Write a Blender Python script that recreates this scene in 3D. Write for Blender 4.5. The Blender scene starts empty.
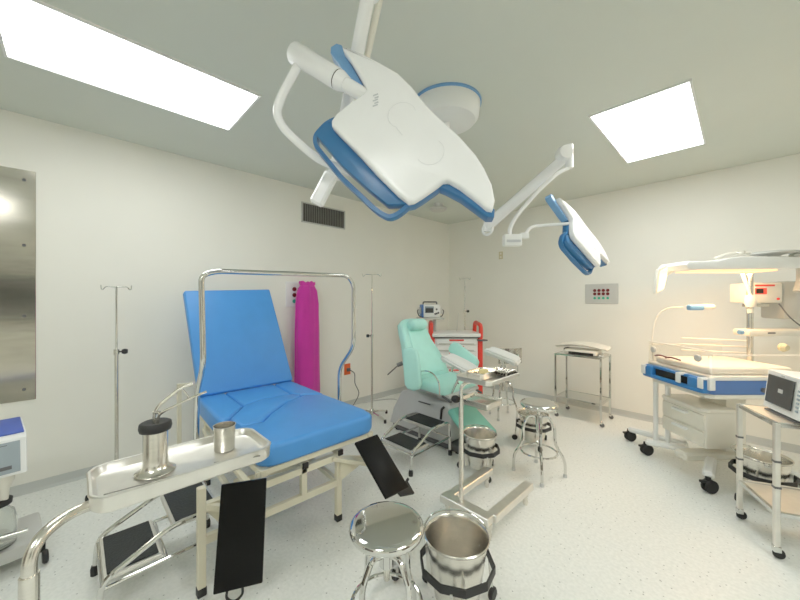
import bpy, bmesh, math, random
from mathutils import Vector, Matrix
random.seed(4)
PI = math.pi
YAW = 0.798          # the room is turned by this much against the view direction
CH = 1.45            # camera height
CY, SY = math.cos(YAW), math.sin(YAW)
COL = bpy.context.scene.collection

def C(X, Y, z):      # metres right of / ahead of the tripod -> room coordinates
    return Vector((X*CY - Y*SY, X*SY + Y*CY, z))
def V(*a): return Vector(a)

# ------------------------------------------------------------------ materials
def mat(name, col, rough=0.5, metal=0.0, bump=0.0, bscale=60, var=0.0, vscale=8, spec=0.5, emit=None, estr=0, trans=0.0, coat=0.0, ior=1.45, alpha=1.0, sheen=0.0, stretch=None):
    m = bpy.data.materials.new(name); m.use_nodes = True
    nt = m.node_tree; b = nt.nodes['Principled BSDF']; L = nt.links
    b.inputs['Base Color'].default_value = (*col, 1)
    b.inputs['Roughness'].default_value = rough
    b.inputs['Metallic'].default_value = metal
    b.inputs['Specular IOR Level'].default_value = spec
    b.inputs['Transmission Weight'].default_value = trans
    b.inputs['Coat Weight'].default_value = coat
    b.inputs['IOR'].default_value = ior
    b.inputs['Alpha'].default_value = alpha
    b.inputs['Sheen Weight'].default_value = sheen
    if emit:
        b.inputs['Emission Color'].default_value = (*emit, 1)
        b.inputs['Emission Strength'].default_value = estr
    tc = nt.nodes.new('ShaderNodeTexCoord')
    src = tc.outputs['Object']
    if stretch:
        mp = nt.nodes.new('ShaderNodeMapping'); mp.inputs['Scale'].default_value = stretch
        L.new(src, mp.inputs['Vector']); src = mp.outputs['Vector']
    n = nt.nodes.new('ShaderNodeTexNoise'); n.inputs['Scale'].default_value = vscale; n.inputs['Detail'].default_value = 4
    L.new(src, n.inputs['Vector'])
    r = nt.nodes.new('ShaderNodeValToRGB')
    v = max(var, 0.015)
    r.color_ramp.elements[0].position = 0.3; r.color_ramp.elements[1].position = 0.7
    r.color_ramp.elements[0].color = (*[c*(1-v) for c in col], 1)
    r.color_ramp.elements[1].color = (*[min(1, c*(1+v)) for c in col], 1)
    L.new(n.outputs['Fac'], r.inputs['Fac']); L.new(r.outputs['Color'], b.inputs['Base Color'])
    if bump > 0:
        n2 = nt.nodes.new('ShaderNodeTexNoise'); n2.inputs['Scale'].default_value = bscale; n2.inputs['Detail'].default_value = 3
        L.new(src, n2.inputs['Vector'])
        bp = nt.nodes.new('ShaderNodeBump'); bp.inputs['Strength'].default_value = bump; bp.inputs['Distance'].default_value = 0.01
        L.new(n2.outputs['Fac'], bp.inputs['Height']); L.new(bp.outputs['Normal'], b.inputs['Normal'])
    return m

M = {}
M['wall'] = mat('wall_paint', (0.86, 0.845, 0.775), 0.55, bump=0.03, bscale=30, var=0.015, vscale=2)
M['ceiling'] = mat('ceiling_paint', (0.66, 0.695, 0.63), 0.7, bump=0.02, bscale=40, var=0.01, vscale=2)
M['base'] = mat('cove_base', (0.52, 0.54, 0.52), 0.4, var=0.02)
M['chrome'] = mat('chrome', (0.68, 0.68, 0.66), 0.06, 1.0, var=0.02)
M['steel'] = mat('brushed_steel', (0.74, 0.71, 0.65), 0.24, 1.0, bump=0.02, bscale=60, var=0.06, vscale=10, stretch=(1, 1, 14))
M['steel_flat'] = mat('satin_steel', (0.80, 0.78, 0.73), 0.36, 1.0, var=0.04, vscale=20)
M['steel_sheet'] = mat('sheet_steel', (0.56, 0.53, 0.46), 0.16, 1.0, bump=0.12, bscale=2.5, var=0.2, vscale=3, stretch=(1, 0.6, 2.2))
M['blue'] = mat('blue_vinyl', (0.06, 0.285, 0.74), 0.42, bump=0.03, bscale=200, var=0.03)
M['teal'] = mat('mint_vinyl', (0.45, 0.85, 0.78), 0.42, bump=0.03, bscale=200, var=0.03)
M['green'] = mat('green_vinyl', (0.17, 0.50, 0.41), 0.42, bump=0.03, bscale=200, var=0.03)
M['cream'] = mat('cream_enamel', (0.74, 0.69, 0.53), 0.35, var=0.03)
M['black'] = mat('black_rubber', (0.012, 0.012, 0.013), 0.55, var=0.1, bump=0.05, bscale=150)
M['blackvinyl'] = mat('black_vinyl', (0.005, 0.005, 0.005), 0.45, var=0.1, spec=0.15)
M['mat'] = mat('ribbed_black_mat', (0.014, 0.017, 0.017), 0.6, bump=0.3, bscale=90, var=0.2)
M['white'] = mat('white_plastic', (0.84, 0.85, 0.84), 0.28, var=0.01)
M['lampwhite'] = mat('lamp_white', (0.93, 0.935, 0.94), 0.25, var=0.005)
M['offwhite'] = mat('off_white_plastic', (0.80, 0.77, 0.68), 0.38, var=0.02)
M['grey'] = mat('grey_plastic', (0.50, 0.51, 0.51), 0.4, var=0.03)
M['dgrey'] = mat('dark_grey_plastic', (0.10, 0.10, 0.105), 0.4, var=0.05)
M['lampblue'] = mat('lamp_blue', (0.032, 0.16, 0.38), 0.3, var=0.02)
M['lampblue2'] = mat('lamp_light_blue', (0.16, 0.36, 0.66), 0.3, var=0.02)
M['deckblue'] = mat('deck_blue', (0.07, 0.17, 0.46), 0.4, var=0.03)
M['deckbright'] = mat('deck_bright_blue', (0.03, 0.19, 0.52), 0.35, var=0.03)
M['red'] = mat('red_plastic', (0.78, 0.045, 0.03), 0.35, var=0.02)
M['darkred'] = mat('dark_red_socket', (0.15, 0.012, 0.016), 0.4, var=0.05)
M['sgreen'] = mat('green_socket', (0.04, 0.42, 0.26), 0.4, var=0.05)
M['orange'] = mat('orange_outlet', (0.75, 0.12, 0.03), 0.4, var=0.03)
M['magenta'] = mat('magenta_cloth', (0.62, 0.02, 0.34), 0.75, bump=0.15, bscale=260, var=0.08, vscale=5, sheen=0.3)
M['panelgrey'] = mat('panel_plate', (0.55, 0.55, 0.52), 0.4, var=0.02)
M['sheet'] = mat('warm_white_sheet', (0.86, 0.82, 0.74), 0.7, bump=0.1, bscale=40, var=0.02)
M['screen'] = mat('monitor_screen', (0.05, 0.052, 0.055), 0.18, var=0.05)
M['bluescreen'] = mat('panel_face', (0.30, 0.36, 0.40), 0.3, var=0.05)
M['suctionblue'] = mat('suction_blue', (0.045, 0.10, 0.48), 0.4, var=0.03)
M['glass'] = mat('clear_glass', (0.93, 0.95, 0.93), 0.03, trans=0.95, ior=1.35)
M['acrylic'] = mat('clear_acrylic', (0.97, 0.96, 0.93), 0.04, trans=0.97, ior=1.12)
M['amber'] = mat('amber_tube', (0.66, 0.60, 0.40), 0.3, trans=0.35)
M['yellow'] = mat('yellow_gauze', (0.85, 0.72, 0.35), 0.8, var=0.05)
M['diffuser'] = mat('light_diffuser', (0.9, 0.9, 0.9), 0.5, emit=(0.975, 1.0, 0.965), estr=11)
M['diffuser_soft'] = mat('light_diffuser_soft', (0.9, 0.9, 0.9), 0.5, emit=(0.975, 1.0, 0.965), estr=7.2)
M['diffuser_fill'] = mat('light_diffuser_fill', (0.9, 0.9, 0.9), 0.5, emit=(0.975, 1.0, 0.965), estr=14)  # only for the two unseen panels added as fill
M['darksteel'] = mat('dark_steel', (0.33, 0.32, 0.30), 0.3, 1.0, var=0.05)
M['heater'] = mat('heater_element', (0.9, 0.5, 0.2), 0.5, emit=(1.0, 0.55, 0.25), estr=1.4)
M['examlight'] = mat('exam_light_face', (0.9, 0.85, 0.7), 0.4, emit=(1.0, 0.80, 0.50), estr=0.9)
M['lens'] = mat('lamp_lens', (0.86, 0.88, 0.88), 0.2, var=0.01)
M['redled'] = mat('red_display', (0.5, 0.04, 0.03), 0.3, emit=(1, 0.1, 0.05), estr=0.5)
M['seam'] = mat('panel_seam', (0.78, 0.79, 0.80), 0.4)
M['marking'] = mat('grey_marking', (0.55, 0.57, 0.6), 0.5)
M['vent'] = mat('vent_metal', (0.20, 0.19, 0.17), 0.5, 0.3, var=0.1)
M['dark'] = mat('dark_void', (0.015, 0.014, 0.012), 0.8)
M['beige'] = mat('beige_plate', (0.62, 0.56, 0.36), 0.5)

def floor_material():
    m = bpy.data.materials.new('floor_vinyl'); m.use_nodes = True
    nt = m.node_tree; L = nt.links; b = nt.nodes['Principled BSDF']
    tc = nt.nodes.new('ShaderNodeTexCoord')
    vo = nt.nodes.new('ShaderNodeTexVoronoi'); vo.inputs['Scale'].default_value = 42
    L.new(tc.outputs['Object'], vo.inputs['Vector'])
    r1 = nt.nodes.new('ShaderNodeValToRGB')
    r1.color_ramp.elements[0].position = 0.10; r1.color_ramp.elements[0].color = (1, 1, 1, 1)
    r1.color_ramp.elements[1].position = 0.20; r1.color_ramp.elements[1].color = (0, 0, 0, 1)
    L.new(vo.outputs['Distance'], r1.inputs['Fac'])
    sel = nt.nodes.new('ShaderNodeSeparateColor'); L.new(vo.outputs['Color'], sel.inputs['Color'])
    gt = nt.nodes.new('ShaderNodeMath'); gt.operation = 'GREATER_THAN'; gt.inputs[1].default_value = 0.72
    L.new(sel.outputs['Red'], gt.inputs[0])
    mul = nt.nodes.new('ShaderNodeMath'); mul.operation = 'MULTIPLY'
    L.new(gt.outputs[0], mul.inputs[0]); L.new(r1.outputs['Color'], mul.inputs[1])
    no = nt.nodes.new('ShaderNodeTexNoise'); no.inputs['Scale'].default_value = 55; no.inputs['Detail'].default_value = 6
    L.new(tc.outputs['Object'], no.inputs['Vector'])
    r2 = nt.nodes.new('ShaderNodeValToRGB')
    r2.color_ramp.elements[0].position = 0.35; r2.color_ramp.elements[0].color = (0.74, 0.76, 0.725, 1)
    r2.color_ramp.elements[1].position = 0.65; r2.color_ramp.elements[1].color = (0.83, 0.845, 0.81, 1)
    L.new(no.outputs['Fac'], r2.inputs['Fac'])
    mx = nt.nodes.new('ShaderNodeMix'); mx.data_type = 'RGBA'
    L.new(mul.outputs[0], mx.inputs['Factor']); L.new(r2.outputs['Color'], mx.inputs['A'])
    mx.inputs['B'].default_value = (0.33, 0.34, 0.32, 1)
    L.new(mx.outputs['Result'], b.inputs['Base Color'])
    b.inputs['Roughness'].default_value = 0.33
    b.inputs['Specular IOR Level'].default_value = 0.4
    return m
M['floor'] = floor_material()

# ------------------------------------------------------------------ mesh builder
def fillet(pts, r, n=5):
    pts = [Vector(p) for p in pts]; out = [pts[0]]
    for i in range(1, len(pts)-1):
        a, b, c = pts[i-1], pts[i], pts[i+1]
        u, w = (a-b), (c-b)
        rr = min(r, u.length*0.49, w.length*0.49)
        p, q = b+u.normalized()*rr, b+w.normalized()*rr
        for k in range(n+1):
            t = k/n
            out.append(p*(1-t)**2 + b*2*t*(1-t) + q*t*t)
    out.append(pts[-1]); return out

def spline(pts, n=6):
    pts = [Vector(p) for p in pts]; P = [pts[0]*2-pts[1]]+pts+[pts[-1]*2-pts[-2]]; out = []
    for i in range(1, len(P)-2):
        for k in range(n):
            t = k/n; a, b, c, d = P[i-1], P[i], P[i+1], P[i+2]
            out.append(0.5*((2*b)+(c-a)*t+(2*a-5*b+4*c-d)*t*t+(3*b-a-3*c+d)*t**3))
    out.append(pts[-1]); return out

class MB:
    def __init__(s): s.bm = bmesh.new()
    def _merge(s, b2, Mx=None):
        if Mx is not None: bmesh.ops.transform(b2, matrix=Mx, verts=b2.verts)
        me = bpy.data.meshes.new('tmp'); b2.to_mesh(me); b2.free(); s.bm.from_mesh(me); bpy.data.meshes.remove(me)
        return s
    def box(s, c, size, rz=0, bev=0.0, seg=2, rot=None):
        b = bmesh.new(); bmesh.ops.create_cube(b, size=1)
        bmesh.ops.scale(b, vec=Vector(size), verts=b.verts)
        if bev > 0: bmesh.ops.bevel(b, geom=b.edges[:], offset=min(bev, min(size)*0.49), segments=seg, profile=0.5, affect='EDGES')
        R = rot.to_4x4() if rot is not None else Matrix.Rotation(rz, 4, 'Z')
        return s._merge(b, Matrix.Translation(Vector(c)) @ R)
    def bar(s, p, q, w, h, bev=0.002, up=(0, 0, 1)):
        p, q = Vector(p), Vector(q); d = q-p; x = d.normalized(); u = Vector(up)
        if abs(x.dot(u)) > 0.98: u = Vector((0, 1, 0))
        y = u.cross(x).normalized(); z = x.cross(y)
        return s.box((p+q)/2, (d.length, w, h), bev=bev, seg=1, rot=Matrix((x, y, z)).transposed())
    def tube(s, pts, r, n=10, closed=False, caps=True, rad=None):
        pts = [Vector(p) for p in pts]
        N = len(pts); rings = []
        def tang(i):
            if closed: return (pts[(i+1) % N]-pts[i-1]).normalized()
            if i == 0: return (pts[1]-pts[0]).normalized()
            if i == N-1: return (pts[-1]-pts[-2]).normalized()
            return ((pts[i+1]-pts[i]).normalized()+(pts[i]-pts[i-1]).normalized()).normalized()
        t = tang(0); u = Vector((0, 0, 1)) if abs(t.z) < 0.9 else Vector((1, 0, 0))
        u = (u-t*u.dot(t)).normalized()
        for i in range(N):
            t = tang(i); u = (u-t*u.dot(t)).normalized(); v = t.cross(u)
            rr = rad[i] if rad else r
            rings.append([s.bm.verts.new(pts[i]+(u*math.cos(2*PI*k/n)+v*math.sin(2*PI*k/n))*rr) for k in range(n)])
        for i in range(N if closed else N-1):
            a, b = rings[i], rings[(i+1) % N]
            for k in range(n): s.bm.faces.new((a[k], a[(k+1) % n], b[(k+1) % n], b[k]))
        if caps and not closed:
            s.bm.faces.new(rings[0][::-1]); s.bm.faces.new(rings[-1])
        return s
    def cyl(s, p, q, r, n=16): return s.tube([p, q], r, n)
    def ring(s, c, R, r, n=28, m=8, axis='Z'):
        c = Vector(c); P = []
        for k in range(n):
            a = 2*PI*k/n; x, y = R*math.cos(a), R*math.sin(a)
            P.append(c+(V(x, y, 0) if axis == 'Z' else V(0, x, y) if axis == 'X' else V(x, 0, y)))
        return s.tube(P, r, m, closed=True)
    def lathe(s, prof, c=(0, 0, 0), n=32, rot=None, sx=1, sy=1):
        b = bmesh.new(); rings = []
        for (r, z) in prof:
            if r < 1e-6: rings.append([b.verts.new((0, 0, z))])
            else: rings.append([b.verts.new((r*sx*math.cos(2*PI*k/n), r*sy*math.sin(2*PI*k/n), z)) for k in range(n)])
        for a, d in zip(rings, rings[1:]):
            for k in range(n):
                k2 = (k+1) % n
                if len(a) == 1 and len(d) == 1: continue
                if len(a) == 1: b.faces.new((a[0], d[k2], d[k]))
                elif len(d) == 1: b.faces.new((a[k], a[k2], d[0]))
                else: b.faces.new((a[k], a[k2], d[k2], d[k]))
        bmesh.ops.recalc_face_normals(b, faces=b.faces)
        T = Matrix.Translation(Vector(c))
        if rot is not None: T = T @ rot.to_4x4()
        return s._merge(b, T)
    def prism(s, poly, d0, d1, frame=None, bev=0.0, seg=2, cap=(True, True)):
        """poly in the (u, v) plane of frame, extruded along its w from d0 to d1"""
        b = bmesh.new()
        A = [b.verts.new((x, y, d0)) for x, y in poly]; B = [b.verts.new((x, y, d1)) for x, y in poly]
        n = len(poly)
        if cap[0]: b.faces.new(A[::-1])
        if cap[1]: b.faces.new(B)
        for k in range(n): b.faces.new((A[k], A[(k+1) % n], B[(k+1) % n], B[k]))
        bmesh.ops.recalc_face_normals(b, faces=b.faces)
        if bev > 0:
            E = [e for e in b.edges if len(e.link_faces) == 2 and abs(e.verts[0].co.z-e.verts[1].co.z) < 1e-6]
            bmesh.ops.bevel(b, geom=E, offset=bev, segments=seg, profile=0.5, affect='EDGES')
        return s._merge(b, frame)
    def slab(s, a, b_, c, d, th, bev=0.006, seg=2):
        """slab under the quad a b c d (thickness th against its normal)"""
        a, b_, c, d = map(Vector, (a, b_, c, d)); nrm = (b_-a).cross(d-a).normalized()
        bm = bmesh.new()
        T = [bm.verts.new(p) for p in (a, b_, c, d)]; U = [bm.verts.new(p-nrm*th) for p in (a, b_, c, d)]
        bm.faces.new(T); bm.faces.new(U[::-1])
        for k in range(4): bm.faces.new((T[k], U[k], U[(k+1) % 4], T[(k+1) % 4]))
        bmesh.ops.recalc_face_normals(bm, faces=bm.faces)
        if bev > 0: bmesh.ops.bevel(bm, geom=bm.edges[:], offset=bev, segments=seg, profile=0.5, affect='EDGES')
        return s._merge(bm)
    def grid(s, rows, closed=False):
        R = [[s.bm.verts.new(p) for p in r] for r in rows]
        for a, b in zip(R, R[1:]):
            n = len(a)
            for k in range(n if closed else n-1): s.bm.faces.new((a[k], a[(k+1) % n], b[(k+1) % n], b[k]))
        return s
    def build(s, name, m, parent=None, world=False, smooth=35, subs=0, solid=0, **props):
        if world and parent is not None:
            Mp = Matrix.Translation(parent.location) @ parent.rotation_euler.to_matrix().to_4x4()
            bmesh.ops.transform(s.bm, matrix=Mp.inverted(), verts=s.bm.verts)
        bmesh.ops.recalc_face_normals(s.bm, faces=s.bm.faces) if not solid else None
        me = bpy.data.meshes.new(name); s.bm.to_mesh(me); s.bm.free()
        for p in me.polygons: p.use_smooth = True
        if not subs: me.set_sharp_from_angle(angle=math.radians(smooth))
        me.materials.append(M[m] if isinstance(m, str) else m)
        o = bpy.data.objects.new(name, me); COL.objects.link(o)
        if parent is not None: o.parent = parent
        if subs:
            sm = o.modifiers.new('subsurf', 'SUBSURF'); sm.levels = subs; sm.render_levels = subs
        for k, v in props.items(): o[k] = v
        return o

def thing(name, label, cat, loc=(0, 0, 0), rz=0, group=None):
    o = bpy.data.objects.new(name, None); COL.objects.link(o); o.empty_display_size = 0.05
    o.location = Vector(loc); o.rotation_euler = (0, 0, rz); o['label'] = label; o['category'] = cat
    if group: o['group'] = group
    return o
def tag(o, label, cat, group=None):
    o['label'] = label; o['category'] = cat
    if group: o['group'] = group
    return o
def dup(root, loc, rz, label):
    r = root.copy(); COL.objects.link(r); r.location = Vector(loc); r.rotation_euler = (0, 0, rz); r['label'] = label
    def rec(src, dst):
        for ch in list(src.children):
            c = ch.copy(); COL.objects.link(c); c.parent = dst; rec(ch, c)
    rec(root, r); return r
def struct(name, mb, m):
    o = mb.build(name, m); o['kind'] = 'structure'; return o

# ------------------------------------------------------------------ the room
XL, YB, H = -3.754, 4.91, 2.84
XR, YF = 2.6, -2.6
struct('floor', MB().box(((XL+XR)/2, (YB+YF)/2, -0.05), (XR-XL, YB-YF, 0.1)), 'floor')
struct('ceiling', MB().box(((XL+XR)/2, (YB+YF)/2, H+0.05), (XR-XL, YB-YF, 0.1)), 'ceiling')
struct('wall_left', MB().box((XL-0.05, (YB+YF)/2, H/2), (0.1, YB-YF, H)), 'wall')
struct('wall_back', MB().box(((XL+XR)/2, YB+0.05, H/2), (XR-XL, 0.1, H)), 'wall')
struct('wall_right', MB().box((XR+0.05, (YB+YF)/2, H/2), (0.1, YB-YF, H)), 'wall')
struct('wall_front', MB().box(((XL+XR)/2, YF-0.05, H/2), (XR-XL, 0.1, H)), 'wall')
M['door'] = mat('added_door_laminate', (0.16, 0.13, 0.10), 0.4, var=0.08)  # dark finish of the doors added for the chrome to mirror
M['added_glass'] = mat('added_window_glass', (0.03, 0.035, 0.04), 0.08, var=0.05)  # dark pane added to give the chrome contrast
def added_opening(name, c, size, m, fw, axis):
    o = struct(name, MB().box(c, size, bev=0.004, seg=1), m)
    fr = MB(); c = Vector(c); w_, h_ = (size[0], size[2]) if axis == 'x' else (size[1], size[2])
    for s in (-1, 1):
        a = V(s*(w_/2+fw/2), 0, 0) if axis == 'x' else V(0, s*(w_/2+fw/2), 0)
        fr.box(c+a, (fw, 0.06, h_) if axis == 'x' else (0.06, fw, h_))
    tops = (1,) if name.startswith('door') else (1, -1)
    for s in tops: fr.box(c+V(0, 0, s*(h_/2+fw/2)), (w_+2*fw, 0.06, fw) if axis == 'x' else (0.06, w_+2*fw, fw))
    f_ = fr.build('added_door_frame' if name.startswith('door') else 'added_window_frame', 'panelgrey'); f_.parent = o
    return o
added_opening('door_added_1', (-1.0, YF+0.02, 1.05), (1.5, 0.03, 2.1), 'door', 0.06, 'x')  # unseen dark door, added so the chrome has something to reflect
added_opening('door_added_2', (XR-0.02, 1.6, 1.05), (0.03, 1.4, 2.1), 'door', 0.06, 'y')  # second unseen dark door, added for reflections in the chrome
added_opening('window_added_1', (XR-0.02, -0.9, 1.5), (0.03, 1.5, 1.1), 'added_glass', 0.05, 'y')  # unseen dark window, also added as a reflection for the chrome
def cove(p, q, nrm):
    mb = MB(); p, q, nrm = Vector(p), Vector(q), Vector(nrm)
    prof = [(0.003, 0.072), (0.006, 0.068), (0.008, 0.03), (0.014, 0.015), (0.03, 0.005), (0.034, 0.001)]
    mb.grid([[e+nrm*a+V(0, 0, b) for a, b in prof] for e in (p, q)]); return mb
struct('baseboard_left', cove((XL, YF, 0), (XL, YB, 0), (1, 0, 0)), 'base')
struct('baseboard_back', cove((XL, YB, 0), (XR, YB, 0), (0, -1, 0)), 'base')

# ------------------------------------------------------------------ ceiling lights
def ceiling_light(x0, x1, y0, y1, label, diff='diffuser'):
    t = thing('ceiling_light', label, 'ceiling light', ((x0+x1)/2, (y0+y1)/2, H), 0, 'recessed ceiling light panels')
    w, d = x1-x0, y1-y0
    fr = MB(); e = 0.014
    for c, sz in (((w/2, 0), (e, d+e)), ((-w/2, 0), (e, d+e)), ((0, d/2), (w-e, e)), ((0, -d/2), (w-e, e))):
        fr.box((c[0], c[1], -0.006), (sz[0], sz[1], 0.012))
    fr.build('frame', 'white', t)
    MB().box((0, 0, -0.003), (w-e, d-e, 0.005)).build('diffuser', diff, t)
    return t
ceiling_light(-2.905, -2.275, -0.285, 0.89, 'long glowing ceiling light panel above the blue delivery bed, at upper left', 'diffuser_soft')
ceiling_light(-0.795, -0.22, 2.77, 3.97, 'glowing ceiling light panel over the back wall side, right of the surgical lights')
ceiling_light(-0.3, 0.3, -1.9, -0.7, 'added fill light panel on the unseen ceiling near the front wall', 'diffuser_fill')  # out of view, added to brighten the room
ceiling_light(1.2, 1.8, 0.7, 1.9, 'added fill light panel on the unseen ceiling near the right wall', 'diffuser_fill')  # another added panel out of view, extra light from the right

# ------------------------------------------------------------------ wall fittings
t = thing('air_vent', 'dark louvred air vent grille high on the left wall', 'vent', (XL, 2.29, 2.53))
MB().box((0.004, 0, 0), (0.008, 0.62, 0.24)).build('backing', 'dark', t)
fr = MB()
for c, sz in (((0.009, 0, 0.118), (0.018, 0.64, 0.014)), ((0.009, 0, -0.118), (0.018, 0.64, 0.014)), ((0.009, 0.313, 0), (0.018, 0.014, 0.25)), ((0.009, -0.313, 0), (0.018, 0.014, 0.25))):
    fr.box(c, sz, bev=0.002, seg=1)
fr.build('frame', 'panelgrey', t)
sl = MB()
for k in range(24): sl.box((0.011, -0.295+k*0.0257, 0), (0.012, 0.007, 0.224), rz=0.6)
sl.build('louvre', 'vent', t)

t = thing('steel_wall_panel', 'tall stainless steel sheet screwed to the left wall at the far left edge', 'wall panel', (XL, -0.75, 1.56))
MB().box((0.004, 0, 0), (0.008, 1.06, 1.73), bev=0.003, seg=1).build('sheet', 'steel_sheet', t)
for zz in (0.79, 0.30, -0.23, -0.78):
    MB().cyl((0.008, 0.47, zz), (0.012, 0.47, zz), 0.011, 12).build('screw', 'dgrey', t)

def outlet_panel(name, label, loc, axis, w, h, cols, rows):
    t = thing(name, label, 'outlet panel', loc, 0 if axis == 'y' else -PI/2)   # local +x leaves the wall, local y runs along it
    MB().box((0.006, 0, 0), (0.012, w, h), bev=0.003, seg=1).build('plate', 'panelgrey' if axis != 'y' else 'white', t)
    for j, (zz, mm, rr) in enumerate(rows):
        for c in cols:
            MB().cyl((0.012, c, zz), (0.018, c, zz), rr, 14).build('socket', mm, t)
    return t
outlet_panel('outlet_panel', 'wall plate of red and green sockets, partly behind the magenta cloth', (XL, 1.91, 1.52), 'y', 0.28, 0.30,
             (-0.035, 0.035), ((0.06, 'darkred', 0.026), (-0.01, 'darkred', 0.026), (-0.085, 'sgreen', 0.024)))
outlet_panel('outlet_panel', 'grey wall plate with rows of red and green sockets on the back wall', (-1.267, YB, 1.53), 'x', 0.38, 0.26,
             (-0.075, -0.025, 0.025, 0.075), ((0.045, 'darkred', 0.020), (0.0, 'darkred', 0.020), (-0.055, 'sgreen', 0.016)))
t = thing('wall_plate', 'tiny beige blank plate high on the back wall near the corner', 'wall plate', (-2.70, YB, 2.17), -PI/2)
MB().box((0.004, 0, 0), (0.008, 0.07, 0.12), bev=0.003, seg=1).build('plate', 'beige', t)
for zz in (0.028, -0.028): MB().box((0.009, 0, zz), (0.004, 0.03, 0.03)).build('socket', 'offwhite', t)

t = thing('wall_outlet', 'orange wall outlet with a grey plug low on the left wall', 'outlet', (XL, 2.65, 0.505))
MB().box((0.005, 0, 0), (0.01, 0.10, 0.15), bev=0.003, seg=1).build('plate', 'orange', t)
MB().box((0.022, 0.01, -0.005), (0.03, 0.05, 0.045), bev=0.006).build('plug', 'dgrey', t)
cd = MB().tube(spline([(XL+0.05, 2.66, 0.50), (XL+0.13, 2.68, 0.46), (XL+0.10, 2.71, 0.32), (XL+0.12, 2.76, 0.18), (XL+0.10, 2.70, 0.05), (XL+0.16, 2.58, 0.012), (XL+0.3, 2.4, 0.008)]), 0.006, 8)
tag(cd.build('power_cord', 'dgrey'), 'dark power cord hanging from the orange wall outlet', 'cord')
cd = MB().tube(spline([(XL+0.02, 2.80, 0.012), (XL+0.05, 2.86, 0.012), (XL+0.08, 2.92, 0.012), (XL+0.10, 3.05, 0.012), (XL+0.22, 3.30, 0.009), (XL+0.42, 3.25, 0.009), (XL+0.62, 3.00, 0.009), (XL+0.9, 2.95, 0.009)]), 0.006, 8)
tag(cd.build('power_cord', 'grey'), 'grey cable lying on the floor along the left wall beside the mint chair', 'cord')

# smoke detector
t = thing('ceiling_detector', 'round white detector on the ceiling near the far corner, seen under the large lamp', 'detector', (-3.05, 3.75, H))
MB().lathe([(0, 0), (0.07, 0), (0.07, -0.05), (0.06, -0.06), (0, -0.06)]).build('base', 'white', t)
MB().lathe([(0, -0.06), (0.12, -0.06), (0.125, -0.075), (0.10, -0.10), (0, -0.105)]).build('cover', 'panelgrey', t)

# magenta cloth sleeve
t = thing('magenta_cloth', 'bright magenta gathered cloth sleeve standing tall against the left wall', 'cloth', (XL+0.13, 1.985, 0))
rows = []
for z, sx, sy, amp in ((0.02, .07, .155, .012), (0.3, .075, .16, .012), (0.7, .075, .155, .012), (1.1, .075, .155, .011), (1.40, .07, .145, .013), (1.56, .06, .12, .016), (1.615, .05, .09, .012), (1.625, .047, .086, .013), (1.65, .055, .10, .014), (1.665, .05, .096, .012)):
    row = []
    for k in range(56):
        a = 2*PI*k/56
        w = 1 + amp/0.09*(0.55*math.sin(7*a+z*1.5)+0.45*math.sin(13*a-z*2)) * (1.0 if z > 1.3 else 0.45)
        row.append(V(sx*w*math.cos(a), sy*w*math.sin(a), z+0.012*math.sin(5*a) if z > 1.64 else z))
    rows.append(row)
mb = MB().grid(rows, closed=True)
mb.bm.faces.new([v for v in mb.bm.verts[:56]][::-1])
mb.bm.faces.new([v for v in mb.bm.verts[-56:]]) if False else None
mb.build('sleeve', 'magenta', t, smooth=80)
MB().cyl((0, 0, 0.0), (0, 0, 1.66), 0.012).build('pole', 'chrome', t)
mb = MB()
mb.ring((0, 0, 1.617), 0.05, 0.005, 28, 6)
bmesh.ops.scale(mb.bm, vec=(1.0, 1.75, 1), verts=mb.bm.verts)
mb.build('drawstring', 'magenta', t)

# ------------------------------------------------------------------ IV poles
def iv_pole(label, loc, rz, top, joint, hookw, base_r=0.24):
    t = thing('drip_stand', label, 'drip stand', loc, rz, 'drip stands along the walls')
    MB().cyl((0, 0, 0.07), (0, 0, joint), 0.0125).build('lower_pole', 'steel', t)
    MB().cyl((0, 0, joint-0.05), (0, 0, top), 0.0075, 10).build('upper_pole', 'chrome', t)
    MB().lathe([(0.0126, -0.02), (0.018, -0.02), (0.018, 0.02), (0.0, 0.025)], (0, 0, joint), 16).build('collar', 'steel', t)
    k = MB().cyl((0.012, 0, joint), (0.035, 0, joint), 0.006, 8); k.lathe([(0, -0.018), (0.016, -0.018), (0.022, 0), (0.016, 0.018), (0, 0.018)], (0.05, 0, joint), 14, Matrix.Rotation(PI/2, 3, 'Y'))
    k.build('knob', 'black', t)
    h = hookw/2
    hk = MB()
    for s in (-1, 1):
        hk.tube(fillet([(0, 0, top-0.004), (s*h*0.8, 0, top), (s*h, 0, top-0.025), (s*h*1.12, 0, top-0.02), (s*h*1.15, 0, top+0.01)], 0.015, 4), 0.0042, 8)
    hk.build('hook', 'chrome', t)
    b = MB(); b.lathe([(0, 0.05), (0.03, 0.05), (0.03, 0.10), (0.014, 0.12), (0, 0.12)], (0, 0, 0), 18)
    b.build('hub', 'steel', t)
    for k in range(4):
        a = PI/4 + k*PI/2; c, s = math.cos(a), math.sin(a)
        lg = MB().tube(fillet([(c*0.02, s*0.02, 0.075), (c*base_r*0.6, s*base_r*0.6, 0.06), (c*base_r, s*base_r, 0.03)], 0.05), 0.011, 8).build('leg', 'chrome', t)
        MB().lathe([(0, 0), (0.016, 0), (0.017, 0.02), (0.013, 0.04), (0, 0.04)], (c*base_r, s*base_r, 0), 12).build('foot_cap', 'black', lg)
    return t
iv_pole('thin steel drip stand against the left wall, nearest to the steel sheet', (-3.40, 0.225, 0), PI/4+0.6, 1.555, 1.045, 0.16, 0.2)
iv_pole('steel drip stand between the blue bed and the mint chair', (-3.16, 2.60, 0), YAW+PI, 1.765, 1.01, 0.20)
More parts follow.
